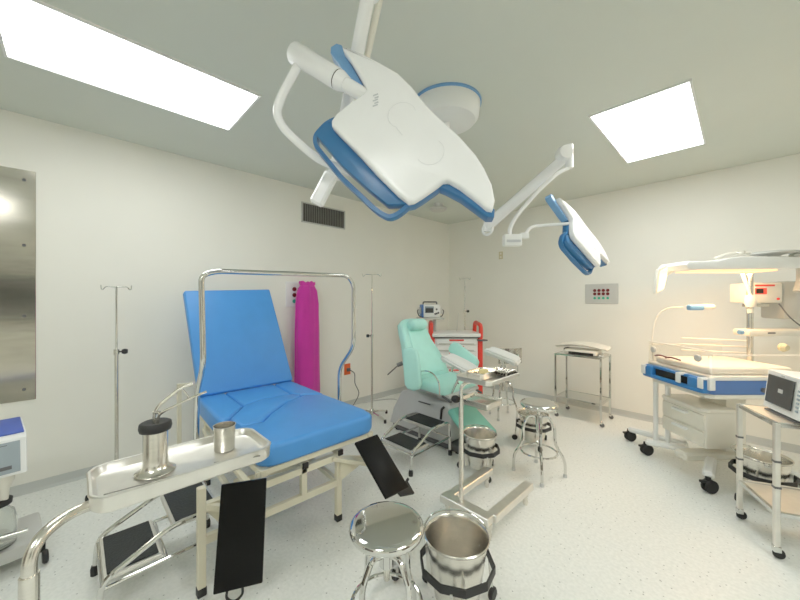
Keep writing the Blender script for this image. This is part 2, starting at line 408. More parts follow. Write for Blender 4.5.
iv_pole('drip stand standing in the far corner behind the red and white cart', C(1.035, 5.30, 0), YAW, 1.80, 1.27, 0.15, 0.2)

# ------------------------------------------------------------------ delivery bed (all given in room coordinates)
bed = thing('delivery_bed', 'bright blue delivery bed on a cream frame with raised back and chrome hoop', 'bed', (-2.4, 1.1, 0))
SEAT = 0.655; CUSH = 0.13
def cushion(name, poly, top=SEAT, th=CUSH, bev=0.022):
    g = 0.0035   # shrink a little so that the seams show
    cx = sum(p[0] for p in poly)/len(poly); cy = sum(p[1] for p in poly)/len(poly)
    P = []
    for x, y in poly:
        d = V(x-cx, y-cy, 0); d = d.normalized()*g
        P.append((x-d.x, y-d.y))
    return MB().prism(P, top-th, top, bev=bev, seg=3).build(name, 'blue', bed, world=True, smooth=50)
cushion('seat_cushion', [(-3.13, 0.735), (-3.10, 0.919), (-2.619, 0.903), (-2.417, 0.745), (-2.39, 0.715), (-2.40, 0.69), (-2.45, 0.675), (-3.0, 0.70)])
cushion('seat_cushion', [(-3.10, 0.919), (-3.10, 1.345), (-2.667, 1.313), (-2.702, 1.059), (-2.619, 0.903)])
cushion('seat_cushion', [(-3.10, 1.352), (-3.12, 1.525), (-2.478, 1.512), (-2.60, 1.36), (-2.667, 1.318)])
mid = [(-2.417, 0.745), (-2.619, 0.903), (-2.702, 1.059), (-2.667, 1.313), (-2.60, 1.355), (-2.56, 1.345), (-2.493, 1.185), (-2.319, 0.979), (-2.198, 0.873), (-2.21, 0.745)]
cushion('seat_cushion', mid)
fs = [(-2.56, 1.345), (-2.57, 1.385), (-2.478, 1.512), (-1.92, 1.52), (-1.82, 1.50), (-1.785, 1.45), (-1.78, 1.38), (-1.785, 0.83), (-1.80, 0.75), (-1.85, 0.71), (-1.93, 0.695), (-2.21, 0.70), (-2.21, 0.745), (-2.198, 0.873), (-2.319, 0.979), (-2.493, 1.185)]
cushion('foot_cushion', fs, bev=0.03)
# backrest
a, b, c, d = V(-3.06, 0.715, 0.665), V(-3.06, 1.525, 0.665), V(-3.40, 1.435, 1.565), V(-3.40, 0.675, 1.535)
MB().slab(a, b, c, d, 0.075, bev=0.018, seg=3).build('backrest', 'blue', bed, world=True, smooth=50)
# hoop
hp = fillet([(-2.35, 0.53, 0.50), (-2.34, 0.533, 0.88), (-2.25, 0.546, 1.05), (-2.25, 0.535, 1.60), (-2.25, 0.62, 1.628), (-2.25, 1.59, 1.65), (-2.25, 1.655, 1.58), (-2.25, 1.655, 1.06), (-2.46, 1.655, 0.85), (-2.46, 1.655, 0.50)], 0.085, 6)
MB().tube(hp, 0.0165, 12).build('hoop', 'chrome', bed, world=True)
mb = MB(); mb.bar((-2.35, 0.50, 0.51), (-2.35, 0.80, 0.51), 0.04, 0.03); mb.bar((-2.46, 1.68, 0.51), (-2.46, 1.3, 0.51), 0.04, 0.03); mb.build('hoop_socket', 'cream', bed, world=True)
# frame
f = MB(); X0, X1, Y0, Y1 = -3.05, -1.85, 0.72, 1.45
zt = SEAT-CUSH-0.018
for y in (0.73, 1.47): f.bar((-3.1, y, zt), (-1.80, y, zt), 0.035, 0.035)
f.bar((-1.82, 0.69, zt), (-1.82, 1.50, zt), 0.02, 0.03)
f.bar((-3.08, 0.71, zt), (-3.08, 1.5, zt), 0.035, 0.035)
f.bar((-1.85, 0.44, 0.425), (-1.85, 1.235, 0.425), 0.035, 0.04)
f.bar((-1.85, 0.44, 0.265), (-1.85, 1.235, 0.255), 0.03, 0.04)
f.bar((-1.85, 0.985, 0.24), (-1.85, 0.985, 0.44), 0.035, 0.035)
for y in (0.985, 1.235): f.bar((-3.0, y, 0.455), (-1.828, y, 0.455), 0.034, 0.034)
f.bar((-2.95, 0.72, 0.255), (-1.87, 0.68, 0.255), 0.03, 0.03)
f.bar((-2.95, 1.30, 0.255), (-1.87, 1.235, 0.255), 0.03, 0.03)
f.bar((-2.95, 0.72, 0.43), (-1.87, 0.68, 0.43), 0.03, 0.03)
f.bar((-1.87, 0.46, 0.43), (-1.80, 0.66, 0.16), 0.022, 0.03)
f.bar((-2.3, 0.74, 0.27), (-1.9, 0.98, 0.43), 0.025, 0.025)
f.build('frame', 'cream', bed, world=True)
# end caps of the two square tubes
for y in (0.985, 1.235):
    MB().box((-1.822, y, 0.455), (0.014, 0.037, 0.037), bev=0.003, seg=1).build('tube_cap', 'black', bed, world=True)
# upper handle rail at the head end, left side
r = MB(); r.bar((-3.30, 0.62, 0.0), (-3.30, 0.62, 0.745), 0.03, 0.03); r.bar((-3.30, 0.62, 0.73), (-3.22, 0.70, 0.74), 0.028, 0.03)
r.build('side_rail', 'cream', bed, world=True)
def leg(x, y, top, r=0.018):
    l = MB().box((x, y, (0.03+top)/2), (0.036, 0.036, top-0.03), bev=0.003, seg=1).build('leg', 'cream', bed, world=True)
    cap = MB().box((x, y, 0.022), (0.042, 0.042, 0.044), bev=0.006).build('foot_cap', 'black', bed, world=True)
    cap.parent = l
leg(-1.85, 0.44, 0.53); leg(-1.85, 1.235, 0.45); leg(-2.95, 1.30, 0.52); leg(-2.92, 0.735, 0.52)
# gusset and arm that carry the right foot pad
g = MB()
g.slab((-1.84, 1.235, 0.43), (-1.80, 1.42, 0.385), (-1.80, 1.42, 0.36), (-1.84, 1.235, 0.27), 0.02, bev=0.001, seg=1)
g.bar((-1.83, 1.18, 0.435), (-1.66, 1.50, 0.335), 0.05, 0.025)
g.build('pad_arm', 'cream', bed, world=True)
MB().bar((-1.85, 0.46, 0.43), (-1.755, 0.58, 0.40), 0.03, 0.03).build('pad_arm', 'cream', bed, world=True)
# foot pads
def foot_pad(tl, tr, br, bl, side):
    p = MB().slab(tl, tr, br, bl, 0.022, bev=0.005).build('foot_pad', 'blackvinyl', bed, world=True)
    tl, tr, br, bl = map(Vector, (tl, tr, br, bl)); dn = (bl-tl).normalized(); ac = (tr-tl).normalized(); nn = dn.cross(ac)
    m = MB()
    if side == 'strap':
        c = (br*0.42+bl*0.58)
        m.tube(spline([c-ac*0.03-dn*0.01, c-ac*0.032+dn*0.03, c+dn*0.05, c+ac*0.032+dn*0.03, c+ac*0.03-dn*0.01]), 0.006, 8)
    else:
        c = br
        m.slab(br-ac*0.10-dn*0.06, br-dn*0.02+ac*0.02-dn*0.02, br+dn*0.045+ac*0.015, br-ac*0.08+dn*0.02, 0.02, bev=0.004)
        m.cyl(br+ac*0.02-dn*0.04, br+ac*0.045-dn*0.05, 0.009, 10)
    o = m.build('pad_bracket', 'black', bed, world=True); o.parent = p
    r2 = MB()
    if side == 'strap':
        for q in (bl+ac*0.035-dn*0.05, br-ac*0.035-dn*0.05): r2.cyl(q+nn*0.0, q-nn*0.004, 0.012, 12); r2.cyl(q, q+nn*0.004, 0.012, 12)
        r2.build('snap', 'dgrey', bed, world=True).parent = p
    else:
        q = br-ac*0.075-dn*0.035
        r2.ring(V(0, 0, 0), 0.010, 0.0025, 16, 6)
        bmesh.ops.transform(r2.bm, matrix=Matrix.Translation(q) @ nn.to_track_quat('Z', 'Y').to_matrix().to_4x4(), verts=r2.bm.verts)
        for s_ in (0.004, -0.026): 
            pass
        r2.build('eyelet', 'chrome', bed, world=True).parent = p
foot_pad((-1.79, 0.516, 0.54), (-1.696, 0.70, 0.54), (-1.577, 0.632, 0.12), (-1.668, 0.447, 0.12), 'strap')
foot_pad((-1.747, 1.287, 0.517), (-1.747, 1.475, 0.517), (-1.445, 1.475, 0.275), (-1.445, 1.287, 0.285), 'hole')

# ------------------------------------------------------------------ step stools
def step_stool(label, loc, w=0.36):
    t = thing('step_stool', label, 'step stool', loc, 0, 'two-step stools')
    h = w/2
    for name, y0, y1, z in (('lower_tread', 0.0, 0.225, 0.19), ('upper_tread', 0.265, 0.49, 0.31)):
        tr = MB().box((0, (y0+y1)/2, z-0.012), (w, y1-y0, 0.022), bev=0.004, seg=1).build(name, 'steel_flat', t)
        MB().box((0, (y0+y1)/2, z+0.002), (w-0.035, y1-y0-0.03, 0.008), bev=0.002, seg=1).build('rubber_mat', 'mat', tr)
    for s in (-1, 1):
        x = s*(h+0.012)
        pts = fillet([(x, -0.015, 0.02), (x, -0.005, 0.185), (x, 0.265, 0.315), (x, 0.50, 0.315), (x, 0.515, 0.02)], 0.06, 5)
        MB().tube(pts, 0.0125, 10).build('side_frame', 'chrome', t)
        MB().tube([(x, -0.005, 0.15), (x, 0.51, 0.17)], 0.009, 8).build('rail', 'chrome', t)
        for y in (-0.015, 0.515):
            MB().lathe([(0, 0), (0.018, 0), (0.019, 0.03), (0.014, 0.05), (0, 0.05)], (x, y, 0), 14).build('foot_cap', 'black', t)
    for y, z in ((-0.003, 0.16), (0.505, 0.17), (0.24, 0.155)):
        MB().tube([(-h-0.01, y, z), (h+0.01, y, z)], 0.009, 8).build('cross_bar', 'chrome', t)
    return t
st = step_stool('two-step stool with black rubber treads beside the left side of the blue bed', (-2.19, 0.085, 0))
dup(st, (-2.09, 1.99, 0), 0, 'two-step stool with black rubber treads in front of the mint chair')

# ------------------------------------------------------------------ round stools
def round_stool(label, loc, rz, h, r, fr, backrest=False):
    t = thing('round_stool', label, 'stool', loc, rz, 'round chrome stools')
    MB().lathe([(0, h-0.002), (r*0.80, h), (r*0.93, h-0.003), (r*0.985, h-0.012), (r, h-0.022), (r*0.97, h-0.036), (r*0.93, h-0.04), (0, h-0.035)], n=48).build('seat', 'chrome', t, smooth=60)
    MB().cyl((0, 0, h-0.24), (0, 0, h-0.035), 0.013).build('screw_column', 'steel', t)
    MB().lathe([(0, h-0.18), (0.03, h-0.18), (0.03, h-0.11), (0, h-0.11)], n=20).build('hub', 'chrome', t)
    for k in range(4):
        a = PI/4+k*PI/2; c, s = math.cos(a), math.sin(a)
        R1 = r*0.82
        pts = fillet([(c*0.02, s*0.02, h-0.13), (c*R1*0.6, s*R1*0.6, h-0.115), (c*R1, s*R1, h-0.20), (c*R1, s*R1, 0.25), (c*fr, s*fr, 0.14), (c*fr, s*fr, 0.015)], 0.09, 6)
        lg = MB().tube(pts, 0.0115, 10).build('leg', 'chrome', t)
        MB().lathe([(0, 0), (0.015, 0), (0.0155, 0.02), (0.012, 0.03), (0, 0.03)], (c*fr, s*fr, 0), 12).build('foot_cap', 'grey', lg)
    MB().ring((0, 0, 0.19), r*0.82+0.018, 0.008, 36, 8).build('foot_ring', 'chrome', t)
    if backrest:
        bp = MB()
        for s in (-1, 1): bp.tube(fillet([(s*0.06, -r*0.9, h-0.03), (s*0.075, -r-0.06, h-0.01), (s*0.085, -r-0.07, h+0.25)], 0.05), 0.007, 8)
        bp.build('back_post', 'chrome', t)
        rows = []
        for z in (h+0.14, h+0.155, h+0.305, h+0.32):
            rows.append([V(0.165*math.sin(a_), -r-0.065+0.06*(1-math.cos(a_)) + (0.0), z) for a_ in [-1.1+2.2*i/14 for i in range(15)]])
        b2 = MB().grid(rows); g_ = bmesh.ops.solidify(b2.bm, geom=b2.bm.faces[:], thickness=0.008)
        b2.build('backrest', 'chrome', t, smooth=50)
    return t
round_stool('shiny round chrome stool in the foreground, beside the front kick bucket', (-1.028, 0.925, 0), YAW, 0.528, 0.156, 0.17)
round_stool('round chrome stool standing alone on the floor right of the centre instrument stand', (-1.175, 2.765, 0), YAW+0.5, 0.60, 0.15, 0.20)
round_stool('small chrome stool with a curved backrest at the far wall behind the centre instrument stand', C(1.28, 4.12, 0), YAW+0.15, 0.56, 0.15, 0.17, True)

# ------------------------------------------------------------------ kick buckets
def kick_bucket(label, loc, rz, h=0.335, r=0.145):
    t = thing('kick_bucket', label, 'kick bucket', loc, rz, 'steel kick buckets on wheels')
    b0 = 0.055
    MB().lathe([(0, b0), (r*0.66, b0), (r*0.70, b0+0.01), (r*0.95, h-0.012), (r*1.0, h-0.008), (r*1.02, h), (r*0.99, h+0.004), (r*0.95, h-0.003), (r*0.935, h-0.012), (r*0.68, b0+0.014), (0, b0+0.012)], n=44).build('pail', 'steel', t, smooth=50)
    zr = h*0.62
    ring = [(r*1.12*math.cos(2*PI*(k+.5)/10), r*1.12*math.sin(2*PI*(k+.5)/10), zr) for k in range(10)]
    rg = MB()
    rows = []
    for (dr, dz) in ((0, -0.018), (0.008, -0.018), (0.008, 0.018), (0, 0.018), (0, -0.018)):
        rows.append([V(x*(1+dr/r), y*(1+dr/r), z+dz) for x, y, z in ring])
    rg.grid(rows, closed=True).build('bumper_ring', 'black', t, smooth=20)
    hd = MB(); hd.tube(spline([(r*1.0, 0, h-0.02), (r*0.98, r*0.35, h+0.008), (r*0.62, r*0.90, h+0.012), (0, r*1.09, h+0.012), (-r*0.62, r*0.90, h+0.012), (-r*0.98, r*0.35, h+0.008), (-r*1.0, 0, h-0.02)], 5), 0.004, 8)
    for s in (-1, 1): hd.box((s*r*0.985, 0, h-0.02), (0.014, 0.03, 0.03), bev=0.003)
    hd.build('bail_handle', 'chrome', t)
    cl = MB(); 
    for a in (PI*0.5+PI, 0.35, PI-0.35):
        c, s = math.cos(a), math.sin(a); cl.bar((c*r*0.93, s*r*0.93, zr+0.045), (c*r*0.86, s*r*0.86, b0+0.01), 0.022, 0.006, up=(-s, c, 0))
    cl.build('bracket', 'steel_flat', t)
    for k in range(3):
        a = 0.17+k*2*PI/3; c, s = math.cos(a), math.sin(a); R = r*1.12
        cs = MB().bar((c*R, s*R, zr-0.01), (c*R*1.08, s*R*1.08, 0.05), 0.014, 0.006).build('caster', 'chrome', t)
        w = MB().lathe([(0, -0.012), (0.024, -0.012), (0.03, -0.006), (0.03, 0.006), (0.024, 0.012), (0, 0.012)], (c*R*1.1, s*R*1.1, 0.03), 18, Matrix.Rotation(a+0.6, 3, 'Z') @ Matrix.Rotation(PI/2, 3, 'X'))
        w.build('wheel', 'black', cs)
    return t
kb = kick_bucket('steel kick bucket in the foreground, right of the shiny round stool', (-0.935, 1.285, 0), YAW+0.05, 0.345, 0.15)
dup(kb, (-1.535, 2.44, 0), YAW+0.5, 'steel kick bucket behind the post of the centre instrument stand').scale = (0.92, 0.92, 0.95)
dup(kb, (-1.46, 3.30, 0), YAW+0.3, 'steel kick bucket half hidden behind the lone round stool').scale = (0.98, 0.98, 0.9)
dup(kb, (0.11, 3.55, 0), YAW+0.9, 'steel kick bucket under the infant warmer, seen through the chrome monitor cart').scale = (1.0, 1.0, 0.95)

# caster under the front stool
t = thing('floor_caster', 'small black caster with a grey fork on the floor behind the front stool', 'caster', C(-0.024, 1.715, 0), YAW+0.9)
MB().lathe([(0, -0.013), (0.028, -0.013), (0.035, -0.006), (0.035, 0.006), (0.028, 0.013), (0, 0.013)], (0.01, 0, 0.035), 20, Matrix.Rotation(PI/2, 3, 'X')).build('wheel', 'black', t)
k = MB()
for s in (-1, 1): k.box((-0.008, s*0.018, 0.068), (0.02, 0.005, 0.04), bev=0.002, seg=1)
k.box((-0.008, 0, 0.088), (0.04, 0.045, 0.01), bev=0.003); k.cyl((-0.01, 0, 0.09), (-0.01, 0, 0.115), 0.01, 10)
k.build('fork', 'grey', t)

# ------------------------------------------------------------------ trays and instrument stands
def tray_mesh(w, d, depth, chamf, flange=0.012, soft=False):
    """octagonal tray, rim at z=0, w along x, d along y"""
    def oct_(w, d, c):
        if not soft: return [(-w/2+c, -d/2), (w/2-c, -d/2), (w/2, -d/2+c), (w/2, d/2-c), (w/2-c, d/2), (-w/2+c, d/2), (-w/2, d/2-c), (-w/2, -d/2+c)]
        P = []
        for cx, cy, a0 in ((w/2-c, -d/2+c, -PI/2), (w/2-c, d/2-c, 0), (-w/2+c, d/2-c, PI/2), (-w/2+c, -d/2+c, PI)):
            for k in range(5):
                a_ = a0+PI/2*k/4; f_ = 1.0 if k in (0, 4) else 0.93; P.append((cx+c*f_*math.cos(a_), cy+c*f_*math.sin(a_)))
        return P
    def loop(ins, z):
        c = max(chamf-ins*0.6, 0.004); return [V(x, y, z) for x, y in oct_(w-2*ins, d-2*ins, c)]
    N = len(oct_(1, 1, 0.1))
    L = [loop(0.012, -depth), loop(0.005, -depth+0.007), loop(0.003, -0.008), loop(0.0, 0.0), loop(0.004, 0.003), loop(flange, 0.002), loop(flange+0.004, -0.004), loop(flange+0.012, -0.022), loop(flange+0.016, -0.024)]
    mb = MB(); mb.grid(L, closed=True)
    vs = mb.bm.verts; vs.ensure_lookup_table()
    mb.bm.faces.new([vs[i] for i in range(N)][::-1]); n = len(vs); mb.bm.faces.new([vs[n-N+i] for i in range(N)])
    return mb
# foreground stand
TC = V(-1.430, 0.296, 0)
ms = thing('instrument_stand', 'foreground instrument stand with a satin steel octagonal tray, at lower left', 'instrument stand', TC)
RIM = 0.872
mb = tray_mesh(0.285, 0.545, 0.05, 0.05, 0.011, True)
bmesh.ops.translate(mb.bm, vec=(0, 0, RIM), verts=mb.bm.verts)
mb.build('tray', 'steel_flat', ms, smooth=25)
pX, pY = -0.955, 0.855
pw = C(pX, pY, 0)-TC
pts = fillet([(pw.x, pw.y, 0.06), (pw.x, pw.y, RIM-0.052), (0.06, -0.30, RIM-0.038), (0.03, -0.20, RIM-0.062), (0.0, 0.1, RIM-0.066)], 0.11, 8)
MB().tube(pts, 0.0155, 14).build('tray_arm', 'steel', ms)
MB().cyl((pw.x, pw.y, 0.05), (pw.x, pw.y, RIM-0.13), 0.0195, 18).build('post', 'steel', ms)
b = MB(); b.bar((pw.x-0.15, pw.y, 0.06), (pw.x+0.15, pw.y, 0.06), 0.05, 0.035)
for s in (-1, 1): b.bar((pw.x+s*0.15, pw.y-0.03, 0.06), (pw.x+s*0.15, pw.y+0.45, 0.06), 0.05, 0.035)
b.build('base', 'steel_flat', ms)
for sx in (-1, 1):
    for yy in (0.0, 0.42): MB().cyl((pw.x+sx*0.15, pw.y+yy, 0), (pw.x+sx*0.15, pw.y+yy, 0.045), 0.016, 12).build('foot', 'grey', ms)
TF = RIM-0.023  # inside floor of the tray
# forceps jar
jl = C(-0.862, 1.165, TF+0.001)
jl = jl + C(0.004, 0, 0)
j = thing('instrument_jar', 'tall steel forceps jar with black collar on the foreground tray', 'jar', jl, YAW)
MB().lathe([(0, 0), (0.060, 0), (0.060, 0.003), (0.050, 0.008), (0.040, 0.018), (0.0365, 0.032), (0.0365, 0.165), (0.0, 0.165)], n=36).build('body', 'steel', j, smooth=40)
MB().lathe([(0, 0.140), (0.0365, 0.140), (0.046, 0.144), (0.049, 0.156), (0.047, 0.170), (0.040, 0.174), (0.028, 0.168), (0, 0.166)], n=36).build('collar', 'black', j, smooth=60)
fz = thing('forceps', 'steel transfer forceps with curved handles standing in the forceps jar', 'forceps', jl+V(0, 0, 0.03), YAW)
MB().tube(fillet([(0.0, 0, 0.0), (-0.004, 0, 0.13), (-0.006, 0, 0.165), (0.010, 0.0, 0.20), (0.070, 0.03, 0.255), (0.105, 0.045, 0.268)], 0.03, 5), 0.0055, 10, rad=None).build('handle', 'steel', fz)
MB().tube(fillet([(0.006, 0.0, 0.0), (0.008, 0.0, 0.13), (0.010, 0.0, 0.165), (0.03, 0.0, 0.18), (0.115, 0.03, 0.222), (0.15, 0.05, 0.235)], 0.015, 4), 0.0042, 10).build('handle', 'steel', fz)
MB().tube([(-0.006, 0.0, 0.175), (0.016, 0.0, 0.175)], 0.006, 8).build('pivot', 'steel', fz)
rt = MB(); rt.tube(spline([(0.070, 0.03, 0.253), (0.085, 0.03, 0.238), (0.100, 0.03, 0.216)]), 0.003, 8); rt.build('ratchet', 'steel', fz)
# cup
cp = thing('steel_cup', 'small steel beaker at the right end of the foreground tray', 'cup', C(-0.706, 1.335, TF+0.001), 0)
MB().lathe([(0, 0), (0.036, 0), (0.0375, 0.003), (0.040, 0.094), (0.042, 0.098), (0.039, 0.098), (0.037, 0.085), (0.034, 0.006), (0, 0.005)], n=36).build('beaker', 'steel', cp, smooth=40)
def onfloor(px, py, z):   # convenience for two thin strips lying in the tray
    Y = (CH-z)*332/(py-300); return C((px-400)*Y/332, Y, z)
a, b = V(-1.345, 0.36, TF), V(-1.285, 0.505, TF)
tw = thing('tweezers', 'steel tweezers lying in the foreground tray below the beaker', 'tweezers', (a+b)/2)
dd = (b-a)/2; sd = V(-dd.y, dd.x, 0).normalized()
for s in (-1, 1):
    MB().bar(-dd+sd*s*0.004+V(0, 0, 0.004), dd+V(0, 0, 0.004)+sd*s*0.0015, 0.004, 0.003, bev=0.0008).build('arm', 'darksteel', tw)
a, b = V(-1.365, 0.06, TF), V(-1.335, 0.30, TF)
kf = thing('probe', 'thin steel probe lying in the foreground tray in front of the jar', 'probe', (a+b)/2)
dd = (b-a)/2
MB().bar(-dd+V(0, 0, 0.003), V(0, 0, 0.003)+dd*0.2, 0.004, 0.003, bev=0.0008).build('shaft', 'darksteel', kf)
MB().bar(dd*0.2+V(0, 0, 0.003), dd+V(0, 0, 0.003), 0.008, 0.004, bev=0.001).build('handle', 'darksteel', kf)

# centre stand
cs = thing('instrument_stand', 'steel instrument stand on a low beam base in the middle of the room', 'instrument stand', (-1.18, 1.98, 0))
RZ = 0.955
mb = tray_mesh(0.27, 0.42, 0.03, 0.03, 0.01); bmesh.ops.translate(mb.bm, vec=(0, 0, RZ), verts=mb.bm.verts)
mb.build('tray', 'steel_flat', cs, smooth=25)
PX, PY = -0.098, -0.175
MB().cyl((PX, PY, 0.13), (PX, PY, 0.80), 0.0155, 16).build('post', 'steel', cs)
MB().tube(fillet([(PX, PY, 0.72), (PX, PY, RZ-0.055), (PX+0.05, PY+0.08, RZ-0.04), (0.0, 0.12, RZ-0.04)], 0.06, 6), 0.012, 12).build('tray_arm', 'steel', cs)
MB().lathe([(0, -0.02), (0.02, -0.02), (0.026, 0), (0.02, 0.02), (0, 0.02)], (PX-0.028, PY-0.022, 0.80), 16, Matrix.Rotation(PI/2, 3, 'Y')).build('knob', 'black', cs)
bs = MB(); bs.bar((-0.235, -0.19, 0.115), (0.13, -0.19, 0.115), 0.075, 0.05, bev=0.004)
for x in (-0.195, 0.115): bs.bar((x, -0.16, 0.115), (x, 0.36 if x > 0 else 0.34, 0.115), 0.065, 0.05, bev=0.004)
bs.build('base', 'steel_flat', cs)
for x in (-0.195, 0.115):
    for y in (-0.19, 0.30):
        MB().lathe([(0, 0), (0.014, 0), (0.018, 0.02), (0.013, 0.06), (0.02, 0.062), (0.02, 0.095), (0, 0.095)], (x, y, 0), 14).build('foot', 'steel', cs)
ZT = RZ-0.023
dsh = thing('steel_dish', 'rectangular steel dish holding yellow gauze on the centre stand tray', 'dish', (-1.205, 1.935, ZT))
mb = tray_mesh(0.14, 0.20, 0.045, 0.02, 0.006); bmesh.ops.translate(mb.bm, vec=(0, 0, 0.046), verts=mb.bm.verts); mb.build('dish', 'steel', dsh, smooth=25)
gz = thing('gauze', 'folded yellow gauze lying in the steel dish', 'gauze', (-1.21, 1.97, ZT+0.026))
MB().box((0, 0, 0.012), (0.05, 0.06, 0.028), rz=0.2, bev=0.008).build('pad', 'yellow', gz)
it = thing('instrument_tray', 'perforated steel tray of instruments at the right end of the centre stand', 'tray', (-1.15, 2.10, ZT+0.008))
mb = tray_mesh(0.16, 0.15, 0.03, 0.012, 0.005); bmesh.ops.translate(mb.bm, vec=(0, 0, 0.03), verts=mb.bm.verts); mb.build('pan', 'steel', it, smooth=25)
hl = MB()
for k in range(7): hl.box((0.081, -0.06+k*0.02, 0.014), (0.004, 0.012, 0.010))
for k in range(7): hl.box((-0.06+k*0.02, -0.076, 0.014), (0.012, 0.004, 0.010))
hl.build('perforation', 'dark', it)
for k in range(4):
    sc = thing('surgical_scissors', 'small steel instrument lying across the perforated tray on the centre stand', 'instrument', (-1.20+k*0.034, 2.10, ZT+0.039), 0.15*k-0.2, 'instruments in the perforated tray')
    MB().bar((0, -0.07, 0.004), (0, 0.03, 0.004), 0.006, 0.004).build('shaft', 'steel', sc)
    m = MB()
    for s in (-1, 1): m.ring((s*0.011, 0.045, 0.004), 0.010, 0.0022, 14, 6)
    m.build('finger_ring', 'steel', sc)

# ------------------------------------------------------------------ suction machine, lower left
sm = thing('suction_machine', 'suction machine with blue top, sloping grey panel and glass jars at the left edge', 'suction machine', (-2.83, -0.43, 0), 0.13)
# local: x away from the wall, y along the wall; the corner seen in the picture is +x +y
bx = MB(); bx.box((0.0, 0.05, 0.105), (0.36, 0.48, 0.07), bev=0.012); bx.build('base', 'panelgrey', sm)
for sx, sy in ((1, 1), (1, -1), (-1, 1), (-1, -1)):
    c_ = MB().box((sx*0.165, 0.05+sy*0.22, 0.085), (0.035, 0.035, 0.05), bev=0.004).build('caster', 'black', sm)
    MB().lathe([(0, -0.012), (0.03, -0.012), (0.036, -0.005), (0.036, 0.005), (0.03, 0.012), (0, 0.012)], (sx*0.19, 0.05+sy*0.235, 0.036), 20, Matrix.Rotation(PI/2, 3, 'X')).build('wheel', 'black', c_)
MB().box((-0.1, 0.02, 0.37), (0.06, 0.20, 0.47), bev=0.008).build('column', 'steel', sm)
MB().box((0.02, 0.06, 0.34), (0.035, 0.03, 0.43), bev=0.004).build('bracket', 'dark', sm)
# head with sloping face
face = [(0.14, 0.515), (0.20, 0.535), (0.15, 0.71), (0.12, 0.73), (-0.17, 0.745), (-0.17, 0.515)]
Fm = Matrix(((1, 0, 0, 0), (0, 0, -1, 0), (0, 1, 0, 0), (0, 0, 0, 1)))
MB().prism(face, -0.22, 0.24, Fm, bev=0.008).build('housing', 'white', sm)
MB().slab((-0.165, -0.23, 0.751), (0.125, -0.23, 0.736), (0.125, 0.212, 0.736), (-0.165, 0.212, 0.751), 0.008, bev=0.003).build('top_cover', 'suctionblue', sm)
fa, fb = V(0.2005, 0, 0.545), V(0.1545, 0, 0.702)
def onface(y, u, off): 
    p = fa.lerp(fb, u); n_ = V(0.165, 0, 0.05).normalized(); return V(p.x, y, p.z)+n_*off
MB().slab(onface(-0.22, 0.02, .003), onface(0.195, 0.02, .003), onface(0.195, 0.98, .003), onface(-0.22, 0.98, .003), 0.003, bev=0).build('panel', 'bluescreen', sm)
mk = MB()
mk.slab(onface(0.10, 0.14, .005), onface(0.165, 0.14, .005), onface(0.165, 0.25, .005), onface(0.10, 0.25, .005), 0.002, bev=0)
mk.slab(onface(-0.02, 0.58, .005), onface(0.05, 0.62, .005), onface(0.05, 0.70, .005), onface(-0.03, 0.66, .005), 0.002, bev=0)
mk.slab(onface(-0.04, 0.30, .005), onface(-0.01, 0.36, .005), onface(0.02, 0.60, .005), onface(-0.03, 0.60, .005), 0.002, bev=0)
mk.slab(onface(-0.2, 0.88, .005), onface(0.15, 0.88, .005), onface(0.15, 0.90, .005), onface(-0.2, 0.90, .005), 0.002, bev=0)
mk.build('marking', 'dgrey', sm)
for y in (0.11, -0.12):
    jr = MB().lathe([(0, 0.142), (0.07, 0.142), (0.078, 0.15), (0.078, 0.28), (0.07, 0.32), (0.045, 0.345), (0.045, 0.37), (0.041, 0.37), (0.041, 0.347), (0.066, 0.317), (0.073, 0.28), (0.073, 0.155), (0, 0.15)], (0.095, y, 0), 32).build('jar', 'glass', sm, smooth=50)
    MB().lathe([(0, 0.362), (0.062, 0.362), (0.064, 0.385), (0.05, 0.395), (0, 0.395)], (0.095, y, 0), 28).build('lid', 'black', jr)
    MB().tube(fillet([(0.095, y+0.0, 0.39), (0.095, y+0.0, 0.45), (0.10, y+0.05, 0.50), (0.10, y+0.05, 0.53)], 0.04), 0.013, 10).build('tube', 'amber', jr)
MB().lathe([(0, 0.38), (0.016, 0.38), (0.022, 0.45), (0.04, 0.49), (0.04, 0.53), (0, 0.53)], (0.12, 0.14, 0), 16).build('funnel', 'offwhite', sm)
MB().lathe([(0, -0.02), (0.03, -0.02), (0.036, 0), (0.03, 0.02), (0, 0.02)], (0.20, 0.08, 0.20), 20, Matrix.Rotation(PI/2, 3, 'Y')).build('knob', 'black', sm)
MB().cyl((0.17, 0.10, 0.22), (0.2, 0.22, 0.22), 0.012).build('valve', 'chrome', sm)

# ------------------------------------------------------------------ mint exam chair (local = room axes, x forward, y to its left as seen)
ch = thing('exam_chair', 'mint green reclining exam chair with white leg rests on a grey base', 'exam chair', (-2.25, 2.735, 0))
def pillow(mb, a, b, c, d, th, bev=0.03): return mb.slab(a, b, c, d, th, bev=bev, seg=4)
